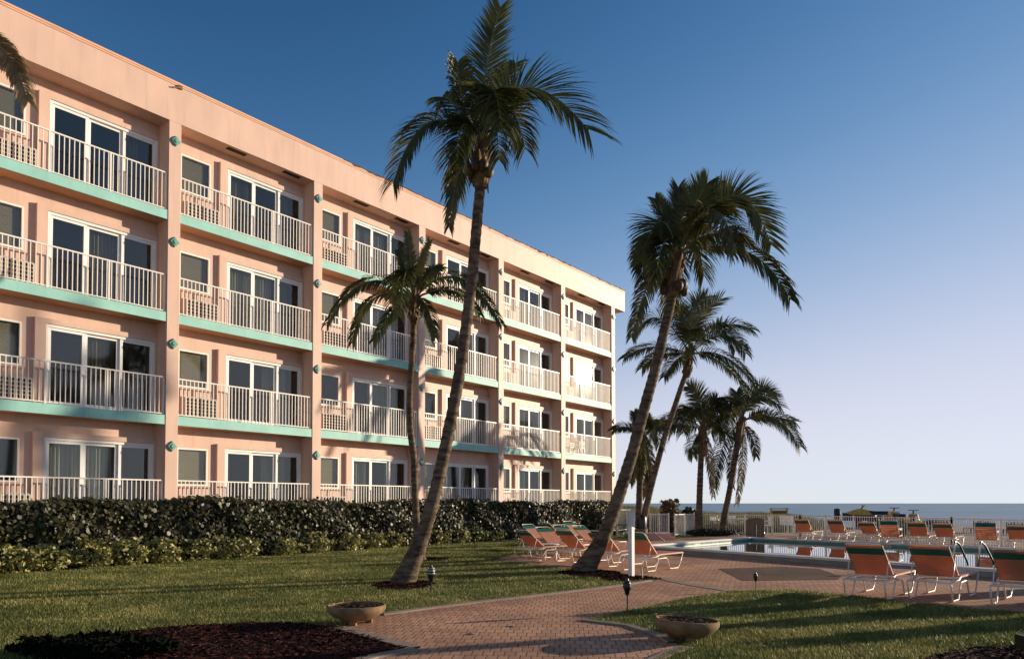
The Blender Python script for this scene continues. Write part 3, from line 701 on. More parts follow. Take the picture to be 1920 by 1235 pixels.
palm('tallest coconut palm, its trunk curving right from the lawn in front of the hotel', 16.1 * 1.55 / 1.7,
     [(752, 1095), (782, 1030), (806, 960), (826, 880), (845, 790), (863, 690), (878, 580), (888, 490), (894, 420), (899, 365), (902, 320)], .128, .098, (904, 268),
     [(911, 135, 938, 12, .35, 'leaf', .60, .15), (868, 190, 858, 118, -.5, 'leaf', .55, .9), (845, 190, 828, 196, .5, 'leaf', .5, .9), (985, 166, 1104, 244, -.35, 'leaf', 1.15, .5),
      (805, 230, 737, 345, -.3, 'leaf', .82, 1.0), (950, 205, 985, 280, -.8, 'leaf_mid', .75, 1.1), (868, 300, 842, 428, .2, 'leaf_mid', .42, 1.4), (870, 235, 856, 300, -.9, 'leaf', .6, 1.2), (925, 230, 935, 300, -.9, 'leaf_mid', .65, 1.2), (935, 165, 965, 120, .8, 'leaf', .5, .4)],
     2, 1.0, 11, flare=2.1)
palm('slender palm half hidden by the tallest trunk, with a small spreading crown', 22.4 * 1.55 / 1.7,
     [(790, 1050), (781, 980), (778, 920), (776, 860), (769, 800), (768, 740), (772, 680), (775, 630), (776, 590)], .10, .08, (777, 560),
     [(690, 528, 613, 606, -.3, 'leaf', .62, 1.3), (700, 560, 660, 642, .5, 'leaf', .62, 1.3), (860, 520, 941, 610, -.2, 'leaf', .62, 1.3), (850, 545, 900, 590, .8, 'leaf', .55, 1.3), (771, 495, 764, 436, .1, 'leaf_mid', .30, .3), (790, 500, 806, 452, -.3, 'leaf_mid', .3, .5), (800, 575, 816, 632, -.3, 'leaf_mid', .5, 1.2), (740, 580, 700, 640, -.7, 'leaf', .5, 1.2), (760, 500, 750, 470, .6, 'leaf', .35, .6), (800, 520, 830, 500, .4, 'leaf', .4, .6)],
     2, .8, 12)
palm('leaning palm with a thick curved base beside the loungers, full crown swept right', 18.8 * 1.55 / 1.7,
     [(1090, 1074), (1118, 1030), (1140, 985), (1163, 920), (1185, 850), (1207, 770), (1226, 700), (1243, 630), (1256, 575), (1264, 530)], .155, .10, (1271, 480),
     [(1372, 368, 1446, 460, -.4, 'leaf', .85, .35), (1360, 378, 1420, 435, .7, 'leaf_mid', .8, .6), (1330, 390, 1396, 378, .2, 'leaf', .6, .4), (1395, 470, 1482, 562, -.2, 'leaf', .75, 1.2), (1238, 415, 1202, 490, -.3, 'leaf', .75, .6), (1225, 440, 1205, 520, .7, 'leaf_mid', .7, .7), (1250, 410, 1229, 372, .5, 'leaf', .35, .2), (1275, 410, 1272, 352, .2, 'leaf', .5, .2), (1300, 395, 1325, 345, -.3, 'leaf', .6, .2), (1310, 395, 1358, 350, .4, 'leaf', .5, .4), (1222, 520, 1184, 632, -.2, 'leaf_mid', .45, 1.3), (1330, 440, 1390, 455, -.9, 'leaf_mid', .8, .9), (1250, 450, 1230, 510, -.9, 'leaf', .6, 1.0)],
     3, 1.0, 13, flare=1.9)
palm('feathery palm behind the leaning trunk, thin stem bending right over the white fence', 36 * 1.55 / 1.7,
     [(1200, 1010), (1213, 945), (1228, 885), (1246, 820), (1264, 765), (1279, 720), (1290, 690)], .145, .11, (1294, 664),
     [(1305, 605, 1352, 560, -.3, 'leaf_mid', .9, .3), (1240, 598, 1196, 618, .2, 'leaf', .8, .9), (1225, 650, 1170, 671, -.3, 'leaf', .65, 1.1), (1240, 665, 1204, 690, .5, 'leaf', .6, 1.1), (1268, 675, 1245, 707, -.4, 'leaf_mid', .6, 1.1), (1350, 612, 1411, 618, .2, 'leaf', .75, .9), (1355, 628, 1398, 662, -.4, 'leaf', .75, 1.1), (1358, 668, 1416, 720, .3, 'leaf', .6, 1.2), (1345, 675, 1402, 730, -.4, 'leaf', .65, 1.2), (1280, 600, 1262, 580, .3, 'leaf', .7, .5), (1300, 590, 1325, 555, .5, 'leaf', .8, .3)],
     2, 1.15, 14)
palm('upright palm by the pool fence, left one of the close pair', 39.5 * 1.55 / 1.7,
     [(1310, 1003), (1311, 960), (1312, 920), (1314, 870), (1316, 840)], .16, .13, (1318, 805),
     [(1312, 752, 1290, 724, -.3, 'leaf', .75, .4), (1270, 782, 1219, 812, .2, 'leaf', .75, 1.3), (1275, 795, 1225, 800, -.6, 'leaf', .75, 1.3), (1350, 758, 1382, 768, .3, 'leaf', .75, .9), (1328, 850, 1337, 930, -.2, 'leaf_dry', .45, 1.5), (1300, 830, 1299, 855, -.5, 'leaf_mid', .6, 1.3), (1340, 790, 1360, 815, -.6, 'leaf', .75, 1.2), (1300, 770, 1265, 775, .7, 'leaf', .7, .9), (1330, 765, 1345, 745, .5, 'leaf', .7, .6)],
     2, 1.1, 15)
palm('palm with hanging dead fronds by the pool fence, right one of the close pair', 40 * 1.55 / 1.7,
     [(1353, 1003), (1359, 965), (1366, 930), (1374, 885), (1382, 840), (1387, 815)], .16, .12, (1390, 790),
     [(1418, 745, 1464, 762, -.3, 'leaf', .8, .5), (1420, 735, 1455, 742, .4, 'leaf', .8, .4), (1385, 755, 1381, 735, .2, 'leaf', .6, .3), (1450, 782, 1501, 838, -.2, 'leaf_mid', .85, 1.0), (1440, 780, 1490, 790, .5, 'leaf', .75, .9), (1355, 775, 1333, 812, .3, 'leaf', .8, 1.2), (1354, 840, 1339, 915, -.3, 'leaf', .7, 1.2), (1392, 860, 1381, 943, -.3, 'leaf_dry', .45, 1.5), (1410, 820, 1418, 855, .3, 'leaf_mid', .5, 1.2), (1370, 760, 1350, 765, -.5, 'leaf', .8, .9), (1372, 860, 1372, 910, .3, 'leaf_mid', .5, 1.4)],
     2, 1.1, 16)
palm('palm with a skirt of dead brown fronds between the hotel end and the leaning trunk', 37 * 1.55 / 1.7,
     [(1197, 1006), (1198, 960), (1199, 920), (1200, 880), (1201, 845)], .15, .13, (1202, 812),
     [(1175, 800, 1149, 806, -.2, 'leaf', .55, .9), (1192, 870, 1182, 905, -.3, 'leaf_mid', .55, 1.5), (1212, 870, 1218, 908, -.3, 'leaf_mid', .55, 1.5), (1208, 890, 1210, 930, .3, 'leaf_dry', .5, 1.5), (1196, 790, 1189, 772, .2, 'leaf', .45, .5), (1208, 795, 1212, 778, .3, 'leaf', .45, .5), (1190, 850, 1188, 890, .5, 'leaf_mid', .6, 1.5), (1214, 840, 1222, 880, .5, 'leaf_mid', .6, 1.5), (1202, 860, 1200, 900, -.6, 'leaf_mid', .5, 1.5)],
     2, .9, 17)
palm('palm standing left of the picture, only its dry hanging frond seen at the top left', 9.0,
     [(-230, 1210), (-215, 900), (-200, 600), (-190, 400), (-180, 250), (-175, 170)], .16, .12, (-170, 100),
     [(-30, 68, 52, 190, -.2, 'leaf_dry', .36, 1.2), (-300, 20, -420, 160, .2, 'leaf', .8, 1.0), (-180, -60, -190, -170, .2, 'leaf', .8, .4), (-280, 120, -330, 300, -.3, 'leaf', .8, 1.2), (-130, 220, -140, 330, .8, 'leaf_mid', .5, 1.3)],
     0, .9, 18)
# palms of the court that stand just right of the frame and throw shade on the lawn
palm('palm right of the picture beyond the lawn', 12.5, [(2160, 1122), (2170, 900), (2190, 700), (2205, 520), (2212, 420)], .16, .12, (2216, 350),
     [(2100, 290, 2030, 380, .2), (2330, 290, 2420, 380, .3), (2200, 260, 2190, 150, .2), (2120, 360, 2080, 470, .5), (2320, 360, 2360, 470, -.4)], 5, 1.0, 19)
for q, (px_, D_, zc, ln, lb) in enumerate([(2085, 34, 11.3, -1.9, 'far beyond the pool')]):
    cx, cy = (px_ - 960) / F * D_, D_; yp = lambda z: 943 - (z - EYE) * F / D_
    palm('palm standing out of view to the right, ' + lb, D_, [(px_ + ln * 60, yp(0)), (px_ + ln * 45, yp(zc * .3)), (px_ + ln * 20, yp(zc * .65)), (px_ + ln * 6, yp(zc * .88))], .19, .13, (px_, yp(zc)),
         [(px_ - 55, yp(zc) - 45, px_ - 105, yp(zc) + 10, .3), (px_ + 55, yp(zc) - 45, px_ + 105, yp(zc) + 10, -.3), (px_, yp(zc) - 60, px_ + 10, yp(zc) - 110, .2), (px_ - 40, yp(zc) + 5, px_ - 60, yp(zc) + 70, .5), (px_ + 40, yp(zc) + 5, px_ + 60, yp(zc) + 70, .5)], 1, .8, 30 + q)
for q, (ax, ay, t, r_, hh, lb) in enumerate([(1635, 1129, 6.3, .33, 1.25, 'nearest the loungers'), (1660, 1160, 6.0, .44, 1.2, 'in the middle'), (1680, 1194, 6.2, .38, 1.3, 'closest to the camera')]):
    c = G(ax, ay) + Vector((math.sin(R(SUN_AZ)), math.cos(R(SUN_AZ)), 0)) * t
    shrub('sea_grape_bush', 'round dark bush right of the picture, ' + lb, c.x, c.y, r_, r_ * .9, hh, 2600, .06, M['hedge'], 300 + q, 'bushes right of the lawn', 1.1)

# ------------------------------------------------------------------ loungers
def make_lounger():
    root = empty('sun_lounger'); hw = .31
    f = MB()
    side = [(0, .31), (.03, .22), (.10, .02), (.42, .02), (.56, .24), (.62, .28), (.92, .28), (.98, .24), (1.10, .02), (1.48, .02), (1.58, .12), (1.72, .37)]
    for sx in (-hw, hw):
        f.tube([(sx, y, z) for y, z in side], .0135, 7); f.tube([(sx, 0, .31), (sx, .50, .325), (sx, .58, .365), (sx, 1.72, .37)], .0135, 7)
        f.tube([(sx * .97, .27, .60), (sx * .97, .16, .315)], .009, 6)
    for y, z in ((0, .31), (1.72, .37), (.50, .35), (.92, .28), (.16, .315)): f.tube([(-hw, y, z), (hw, y, z)], .0125, 7)
    f.build('frame', M['frame'], root, True)
    bf = MB(); d = Vector((0, -.62, .49)); bt = Vector((0, .58, .365)); L_ = d.length; d.normalize(); nrm = Vector((0, d.z, -d.y))
    pt = lambda x, t: Vector((x, 0, 0)) + bt + d * t
    wi = hw - .03
    bf.tube([pt(-wi, 0), pt(-wi, L_ - .07), pt(-wi + .02, L_ - .02), pt(-wi + .07, L_), pt(wi - .07, L_), pt(wi - .02, L_ - .02), pt(wi, L_ - .07), pt(wi, 0)], .0125, 7)
    bf.build('back_frame', M['frame'], root, True)
    def strap(b, t0, t1, wy=.0):
        a, c = pt(-wi - .012, t0), pt(wi + .012, t0); e, g_ = pt(-wi - .012, t1), pt(wi + .012, t1); o = nrm * .015
        n = len(b.v); b.v += [tuple(v) for v in (a - o, c - o, g_ - o, e - o, a + o, c + o, g_ + o, e + o)]
        for q in ((0, 3, 2, 1), (4, 5, 6, 7), (0, 1, 5, 4), (1, 2, 6, 5), (2, 3, 7, 6), (3, 0, 4, 7)): b.f.append(tuple(n + i for i in q))
    bk = MB(); hd = MB(); pitch = .0475
    for i in range(11): strap(bk, .02 + i * pitch, .02 + i * pitch + .042)
    for i in range(3): strap(hd, .548 + i * .053, .548 + i * .053 + .042)
    ps = MB(); strap(ps, .722, .764)
    bk.build('backrest', M['orange'], root); hd.build('head_strap', M['green'], root); ps.build('top_strap', M['orange'], root)
    st = MB()
    for i in range(23): y = .59 + i * .0485; st.box(-hw - .013, hw + .013, y, y + .043, .352, .387)
    st.build('seat', M['orange'], root)
    return root
lg0 = make_lounger(); used = [False]; rl = random.Random(4)
def lounger(x, y, az, label, group):
    o = lg0 if not used[0] else copy_tree(lg0)
    used[0] = True; o.location = (x, y, .012); o.rotation_euler = (0, 0, -R(az + rl.uniform(-3, 3))); tag(o, label, 'lounger', group)
    a_ = R(rl.uniform(-4, 4)); h_ = Vector((0, .58, .365)); m_ = Matrix.Rotation(a_, 4, 'X')
    for ch in [c for c in bpy.data.objects if c.parent == o and c.name.split('.')[0] in ('back_frame', 'backrest', 'head_strap', 'top_strap')]:
        ch.rotation_euler = (a_, 0, 0); ch.location = h_ - m_ @ h_
    if group == GB:      # here the top strap is gone and the bent tube shows as an open hoop
        for ch in [c for c in bpy.data.objects if c.parent == o and c.name.startswith('top_strap')]: bpy.data.objects.remove(ch)
    return o
def far_depth(px_):
    """forward distance where the view through column px_ crosses the far edge of the pool"""
    k_ = (px_ - 960) / F; d_ = pF1 - pF0; t_ = (k_ * pF0.y - pF0.x) / (d_.x - k_ * d_.y); return pF0.y + d_.y * t_
GA, GB, GC = 'loungers on the bricks right of the lawn', 'loungers gathered between hedge and leaning palm', 'loungers across the pool by the fence'
lounger(5.62, 12.05, 44, 'orange strap lounger, leftmost of the three right of the lawn', GA)
p = G(1738, 1128); lounger(p.x + .02, p.y - .02, 44.5, 'orange strap lounger, middle of the three right of the lawn', GA)
p = G(1893, 1139); lounger(p.x, p.y - .12, 46, 'orange strap lounger cut by the right edge of the picture', GA)
k_ = 1.55 / 1.7
lounger(.26, 20.1, 47, 'orange lounger seen from behind, leftmost of the front row before the hedge', GB)
lounger(1.30, 19.5, 46, 'orange lounger seen from behind, just left of the leaning palm trunk', GB)
lounger(2.03, 18.2, 44, 'orange lounger seen from behind, mostly hidden by the leaning palm trunk', GB)
lounger(2.72, 16.9, 43, 'orange lounger seen from behind, standing behind the white post', GB)
for px_, py_, az_, lb in [(991, 981, 138, 'leftmost of the back row'), (1018, 986.5, 140, 'second from the left in the back row, next to the leftmost'), (1049, 985.5, 140, 'middle of the back row, behind the small white table'), (1065, 976.5, 136, 'far and half hidden behind the others'), (1085, 983.5, 138, 'right of the middle with lit green band'), (1117, 971, 136, 'farthest one right beside the hotel end')]:
    D_ = F * (EYE - .855) / (py_ - 943); X_ = (px_ - 960) / F * D_
    lounger(X_, D_, az_, 'lounger facing the camera, ' + lb, GB)
D_ = F * .695 / 36; lounger((1020 - 960) / F * D_, D_, 44, 'shaded lounger with its dark back turned, close to the hedge', GB)
for px_, lb in [(1501, 'first from the left'), (1564, 'second from the left'), (1623, 'third from the left'), (1717, 'right of the first armchair'), (1765, 'left of the ladder rails'), (1905, 'last at the right edge')]:
    # between the coping and the fence
    D_ = far_depth(px_) + (1.7 if px_ < 1700 else 1.0); lounger((px_ - 960) / F * D_, D_, 40, 'lounger across the pool in front of the fence, ' + lb, GC)
def make_armchair():
    root = empty('strap_armchair'); f = MB(); hw = .29
    for sx in (-hw, hw):
        f.tube([(sx, -.05, .02), (sx, .5, .02), (sx, .55, .30), (sx, .5, .56), (sx, -.12, .60)], .013, 7); f.tube([(sx, -.05, .02), (sx, 0, .34)], .013, 7)
        f.tube([(sx, .5, .36), (sx, 0, .33), (sx, -.28, .92)], .013, 7)
    for y, z in ((.5, .36), (0, .33), (-.28, .92), (-.05, .02)): f.tube([(-hw, y, z), (hw, y, z)], .012, 7)
    f.build('frame', M['frame'], root, True)
    a = MB()
    for sx in (-hw, hw): a.box(sx - .025, sx + .025, -.1, .48, .60, .625)
    a.build('arm_rest', M['plastic'], root)
    b = MB(); h = MB(); s = MB()
    for i in range(8):
        t0, t1 = i * .078, i * .078 + .068; m_ = h if i in (6, 7) else b
        p = lambda t, o: (0 - .28 * t / .65 + o * .9, .33 + .59 * t / .65 + o * .4)
        y0, z0 = p(t0, .012); y1, z1 = p(t1, .012); m_.quad((-hw, y0, z0), (hw, y0, z0), (hw, y1, z1), (-hw, y1, z1))
        y0, z0 = p(t0, -.012); y1, z1 = p(t1, -.012); m_.quad((-hw, y0, z0), (-hw, y1, z1), (hw, y1, z1), (hw, y0, z0))
    for i in range(8): s.box(-hw, hw, .01 + i * .062, .065 + i * .062, .338 + i * .004, .362 + i * .004)
    b.build('backrest', M['orange'], root); h.build('head_strap', M['green'], root); s.build('seat', M['orange'], root); return root
ch0 = make_armchair(); first = True
for px_, ty, lb in [(1668, 982, 'between two loungers left of the ladder rails'), (1848, 985, 'behind the right ladder rail')]:
    o = ch0 if first else copy_tree(ch0); first = False
    D_ = far_depth(px_) + 1.0; o.location = ((px_ - 960) / F * D_, D_, .012); o.rotation_euler = (0, 0, -R(38))
    tag(o, 'orange armchair with white arms across the pool, ' + lb, 'armchair', 'armchairs across the pool')
def table(x, y, lb):
    r = empty('side_table', (x, y, .012)); t = MB(); t.lathe([(0, .43), (.24, .43), (.25, .42), (.24, .405), (0, .405)], 20); t.build('table_top', M['plastic'], r)
    for q in range(4):
        a = q * 1.57 + .7; l = MB(); l.tube([(.16 * math.cos(a), .16 * math.sin(a), .405), (.22 * math.cos(a), .22 * math.sin(a), 0)], .012, 6); l.build('leg', M['frame'], r)
    tag(r, lb, 'table', 'side tables between the loungers')
p = G(1033, 1049); table(p.x, p.y, 'small round white table between the two left front loungers')
p = G(1078, 1036); table(p.x, p.y, 'small round white table left of the leaning trunk, behind the front loungers')

# ------------------------------------------------------------------ pool
pool = empty('swimming_pool', (0, 0, 0)); tag(pool, 'turquoise tiled swimming pool with a raised pale coping', 'swimming pool')
def ring(b, A, B, za, zb):
    n = len(A)
    for i in range(n):
        j = (i + 1) % n; b.quad((*A[i], za), (*A[j], za), (*B[j], zb), (*B[i], zb))
cp = MB(); ring(cp, pool_out, pool_in, ZP, ZP); ring(cp, pool_out, pool_out, ZP - .06, ZP); ring(cp, pool_in, pool_in, ZP, ZP - .06); o_mid2 = inset(pool_in, -.03)
ring(cp, pool_mid, pool_out, ZP - .06, ZP - .06); ring(cp, pool_in, o_mid2, ZP - .06, ZP - .06); cp.build('coping', M['coping'], pool)
cw = MB(); ring(cw, pool_mid, pool_mid, -.02, ZP - .061); cw.build('curb', M['pool_out'], pool)
bs = MB(); ring(bs, o_mid2, o_mid2, ZP - .061, -1.4); n = len(bs.v); bs.v += [(*p, -1.4) for p in o_mid2]; bs.f.append((n, n + 1, n + 2, n + 3)); bs.build('basin', M['tile'], pool)
wt = MB(); wt.v = [(*p, ZW) for p in o_mid2]; wt.f = [(0, 1, 2, 3)]; wt.build('water', M['water'], pool)
fdir = (o_mid2[2] - o_mid2[3]).normalized(); finn = Vector((fdir.y, -fdir.x))
ldir = (o_mid2[3] - o_mid2[0]).normalized(); linn = Vector((ldir.y, -ldir.x))
for base_, dr_, inn_, t_ in ((o_mid2[3], fdir, finn, 5.2), (o_mid2[3], fdir, finn, 12.2), (o_mid2[0], ldir, linn, 3.2)):
    m_ = MB(); mp_ = inn_ * .006
    for q in range(4):
        a = base_ + dr_ * (t_ + q * .11) + mp_; e = a + dr_ * .09
        m_.quad((*a, .0), (*e, .0), (*e, .1), (*a, .1))
    m_.build('depth_marker', M['marker'], pool)
def rail_thing(name, pts, r_, m_, label, cat, grp=None):
    pts = [Vector(p) for p in pts]; root = empty(name, (pts[0].x, pts[0].y, 0)); off = root.location
    sm = [pts[0]]
    for i in range(1, len(pts) - 1):
        a, b_, c = pts[i - 1], pts[i], pts[i + 1]; k = min(.12, (b_ - a).length * .4, (c - b_).length * .4)
        s, e = b_ + (a - b_).normalized() * k, b_ + (c - b_).normalized() * k
        for q in range(6): t = q / 5; sm.append(s * (1 - t) ** 2 + b_ * 2 * t * (1 - t) + e * t * t)
    sm.append(pts[-1]); b_ = MB(); b_.tube([p - off for p in sm], r_, 10); b_.build('tube', m_, root, True)
    fl_ = MB(); fl_.lathe([(r_ + .001, .03), (.05, .026), (.055, 0)], 14, tuple(pts[0] - off)); fl_.build('base_flange', m_, root, True)
    tag(root, label, cat, grp); return root
a = G(1787, 1070.5); rail_thing('ladder_rail', [a, AT(1790, 1013, a.y), AT(1799, 1020, a.y + .45), AT(1815, 1056, a.y + .85), AT(1813, 1068, a.y + .85)], .024, M['steel'], 'shiny curved pool ladder rail, the left of the pair', 'ladder rail', 'pool ladder rails')
a = G(1833, 1074); rail_thing('ladder_rail', [a, AT(1838, 1014, a.y), AT(1847, 1022, a.y + .45), AT(1864, 1056, a.y + .85), AT(1862, 1070, a.y + .85)], .024, M['steel'], 'shiny curved pool ladder rail, the right of the pair', 'ladder rail', 'pool ladder rails')
a = G(1155, 1013); rail_thing('handrail', [a, AT(1156, 983, a.y), AT(1204, 982.5, a.y), AT(1260, 1025, a.y - .6)], .03, M['bronze'], 'brown handrail sloping into the left corner of the pool', 'handrail')
a = G(1416, 1001); rail_thing('handrail', [a, AT(1417, 974.5, a.y), AT(1424, 974, a.y), AT(1440, 1021, a.y - 1.4)], .03, M['steel'], 'thin pale handrail in front of the arched brown wall', 'handrail')

# ------------------------------------------------------------------ fences
def fence(name, a, b_, z0, z1, label, gap=.105, posts=4):
    a, b_ = Vector((a[0], a[1], 0)), Vector((b_[0], b_[1], 0)); root = empty(name, a); d = b_ - a; L_ = d.length; d.normalize(); n = int(L_ / gap)
    m_ = MB(); q0 = Vector((0, 0, 0))
    for z in (z0 + .06, z1 - .03): m_.bar(q0 + Vector((0, 0, z)), d * L_ + Vector((0, 0, z)), .035)
    for i in range(n + 1):
        p = d * L_ * i / n; m_.bar(p + Vector((0, 0, z0 + .02)), p + Vector((0, 0, z1)), .019)
    m_.build('picket_panel', M['cream'], root)
    for i in range(posts):
        p = d * L_ * i / max(1, posts - 1); k = MB(); k.bar(p + Vector((0, 0, z0 - .1)), p + Vector((0, 0, z1 + .03)), .055); k.build('post', M['cream'], root)
    tag(root, label, 'fence', 'white picket fences around the pool')
lbs = ['behind the close pair of palms', 'behind the left loungers and the arched wall', 'behind the right loungers', 'past the right edge of the picture']
for i in range(4):
    fence('picket_fence', fence_pts[i], fence_pts[i + 1] if i < 3 else fence_pts[4], .0, 1.0, 'white metal picket fence across the pool, ' + lbs[i], .115, (5, 6, 4, 4)[i])
a, b2 = G(1219, 1012), G(1253, 1012.2); fence('picket_fence', a, b2 + Vector((.02, 0, 0)), .27, 1.12, 'short white picket panel standing on the pink block', .075, 3)
pb = empty('pink_block', (a.x, a.y, 0)); m_ = MB(); m_.box(-.05, b2.x - a.x + .12, -.12, .5, 0, .262); m_.box(b2.x - a.x + .121, b2.x - a.x + .3, -.08, .5, 0, .14); m_.build('block', M['pinkwall'], pb); m_ = MB(); m_.box(-.06, b2.x - a.x + .13, -.13, .51, .2625, .285); m_.build('cap', M['pinkwall'], pb); tag(pb, 'low pink masonry block beside the beach path', 'wall')
a, b2 = G(1265, 1006), G(1302, 1003.5); fence('picket_fence', a, b2, .05, 1.06, 'white picket panel just right of the beach path gap', .085, 3)
a, b2 = AT(1120, 992, 38), AT(1193, 991, 40); fence('picket_fence', a, b2, .1, 1.24, 'white picket fence between the hotel end and the palm trunks', .09, 5)

# ------------------------------------------------------------------ small things on the court
def torch(x, y, h, label, band='black', tilt=0.0):
    r = empty('garden_torch', (x, y, 0)); r.rotation_euler = (0, tilt, 0); s = h / .5
    st = MB(); st.tube([(0, 0, -.05), (.004, 0, h * .58)], .009 * s, 8); st.build('stake', M['black'], r)
    c = MB(); c.lathe([(.012, .50), (.03, .54), (.036, .60), (.045, .66), (.055, .70), (.058, .80), (.05, .86), (.04, .90), (.02, .96), (.022, .985), (0, 1.0)], 18)
    c.v = [(vx * s, vy * s, vz * h) for vx, vy, vz in c.v]; c.build('lamp_head', M['black'], r, True)
    w_ = MB()
    for z in (.735, .82, .885): w_.lathe([(.0592, z), (.0605, z + .012), (.0592, z + .026)], 18)
    w_.v = [(vx * s * (1 if vz < .86 else .85), vy * s * (1 if vz < .86 else .85), vz * h) for vx, vy, vz in w_.v]; w_.build('band', M[band], r, True)
    tag(r, label, 'torch', 'black garden torches on stakes')
p = G(808, 1123); torch(p.x, p.y, .56, 'black banded garden torch beside the tallest palm trunk', 'bandw')
p = G(1176, 1149); torch(p.x, p.y, .50, 'black garden torch at the lawn tip, in front of the white post')
p = G(1417, 1108); torch(p.x, p.y, .34, 'short black garden torch at the edge of the right lawn')
p = G(889, 1030); torch(p.x, p.y, .42, 'distant small garden torch standing against the hedge shrubs')
p = G(1205, 1086); r_ = empty('plant_stake', p); m_ = MB(); m_.tube([(0, 0, -.03), (-.02, .02, .25)], .012, 6); m_.build('rod', M['bronze'], r_); m_ = MB(); m_.lathe([(0, .262), (.014, .255), (.016, .248), (0, .24)], 8, (-.02, .02, 0)); m_.build('cap', M['bronze'], r_); tag(r_, 'short dark stake in the mulch right of the white post', 'stake')

def planter(x, y, r, label, tilt=(0, 0), sc=1.0):
    root = empty('planter_bowl', (x, y, -.02)); root.rotation_euler = (tilt[0], tilt[1], 0)
    b = MB(); h = .235 * sc
    b.lathe([(0, .075), (.17 * r / .36, .075), (.21 * r / .36, .09), (.28 * r / .36, .13), (.335 * r / .36, .175), (.355 * r / .36, .205), (r, .225), (r * 1.005, .25), (r * .985, .268), (r * .93, .27), (r * .90, .255), (r * .89, .21)], 40)
    b.build('bowl', M['planter'], root, True)
    s = MB(); rr = random.Random(int(x * 100)); nr = 9; na = 30; n0 = len(s.v)
    for i in range(nr + 1):
        for j in range(na): q = r * .885 * i / nr; a = 2 * math.pi * j / na; s.v.append((q * math.cos(a), q * math.sin(a), .235 + .03 * (1 - (i / nr) ** 2) + rr.uniform(-.012, .012)))
    for i in range(nr):
        for j in range(na): s.f.append((i * na + j, i * na + (j + 1) % na, (i + 1) * na + (j + 1) % na, (i + 1) * na + j))
    for i in range(60):
        a = rr.uniform(0, 6.28); q = r * .85 * math.sqrt(rr.random()); L_ = rr.uniform(.02, .06); t = rr.uniform(0, 6.28); c = Vector((q * math.cos(a), q * math.sin(a), .262 + .02 * rr.random())); d = Vector((math.cos(t), math.sin(t), rr.uniform(-.2, .3)))
        s.bar(c - d * L_, c + d * L_, .006)
    s.build('soil', M['soil'], root)
    for q in range(3):
        a = q * 2.094 + .5; l = MB(); c, s2 = math.cos(a) * .17, math.sin(a) * .17; l.box(c - .04, c + .04, s2 - .04, s2 + .04, -.01, .085); l.build('foot', M['planter'], root)
    tag(root, label, 'planter', 'stone bowl planters')
p = G(668, 1169); planter(p.x, p.y, .375, 'round sandstone bowl planter at the left end of the brick path')
p = G(1286, 1201); planter(p.x, p.y, .36, 'round sandstone bowl planter tilted on the edge of the right lawn', (R(-1), R(3)))

p = G(1184, 1081); post = empty('utility_post', (p.x, p.y, 0), R(45)); k = p.y / F
m_ = MB(); m_.box(-.048, .048, -.048, .048, -.1, 1.0); m_.build('post', M['white'], post)
m_ = MB(); m_.box(-.058, .058, -.058, .058, 1.001, 1.03); m_.box(-.045, .045, -.045, .045, 1.03, 1.05); m_.build('post_cap', M['white'], post)
m_ = MB(); m_.box(-.05, .08, -.01, .10, 1.051, 1.36); bx = m_.build('meter_box', M['boxgrey'], post); bx.rotation_euler = (0, 0, R(-45 + 12))
m_ = MB(); m_.box(-.055, .085, -.02, .105, 1.3605, 1.38); m_.box(-.03, .06, -.022, -.0105, 1.1, 1.3); m_.build('lid', M['boxgrey'], bx)
tag(post, 'white wooden post carrying a grey electrical box', 'post')

p = G(1201, 1013.5); bn = empty('waste_bin', (p.x + .05, p.y, 0)); m_ = MB(); m_.lathe([(0, 0), (.2, 0), (.235, .05), (.245, .48), (.22, .5), (0, .5)], 20); m_.build('bin_body', M['brownwall'], bn, True)
m_ = MB(); m_.lathe([(.20, .501), (.21, .55), (.2, .95), (.17, 1.04), (.05, 1.08), (0, 1.08)], 20); m_.build('bin_hood', M['black'], bn, True); tag(bn, 'brown bin with tall black hood at the foot of the far palms', 'bin')

p = AT(1418, 1003, 33.2); sw = empty('shower_wall', (p.x, p.y, 0)); m_ = MB()
W2 = .36; m_.box(-W2, W2, 0, .3, 0, .78)
n = len(m_.v); pr = [(-W2, .78), (W2, .78)]; arc = [(W2 * math.cos(math.pi * i / 12), .78 + .13 * math.sin(math.pi * i / 12)) for i in range(13)]
nn = len(arc); m_.v += [(x_, 0, z_) for x_, z_ in arc] + [(x_, .3, z_) for x_, z_ in arc]; m_.f.append(tuple(n + i for i in reversed(range(nn)))); m_.f.append(tuple(n + nn + i for i in range(nn)))
for i in range(nn - 1): m_.f.append((n + i, n + i + 1, n + nn + i + 1, n + nn + i))
m_.build('wall', M['brownwall'], sw); m_ = MB(); m_.tube([(.0, -.03, .1), (0, -.03, .62), (0, -.12, .66)], .018, 8); m_.build('shower_pipe', M['steel'], sw); m_ = MB(); m_.box(-.2, -.17, -.012, -.001, .05, .6); m_.box(.17, .2, -.012, -.001, .05, .6); m_.build('trim', M['kerb'], sw)
tag(sw, 'brown shower wall with a rounded top beyond the pool', 'wall')

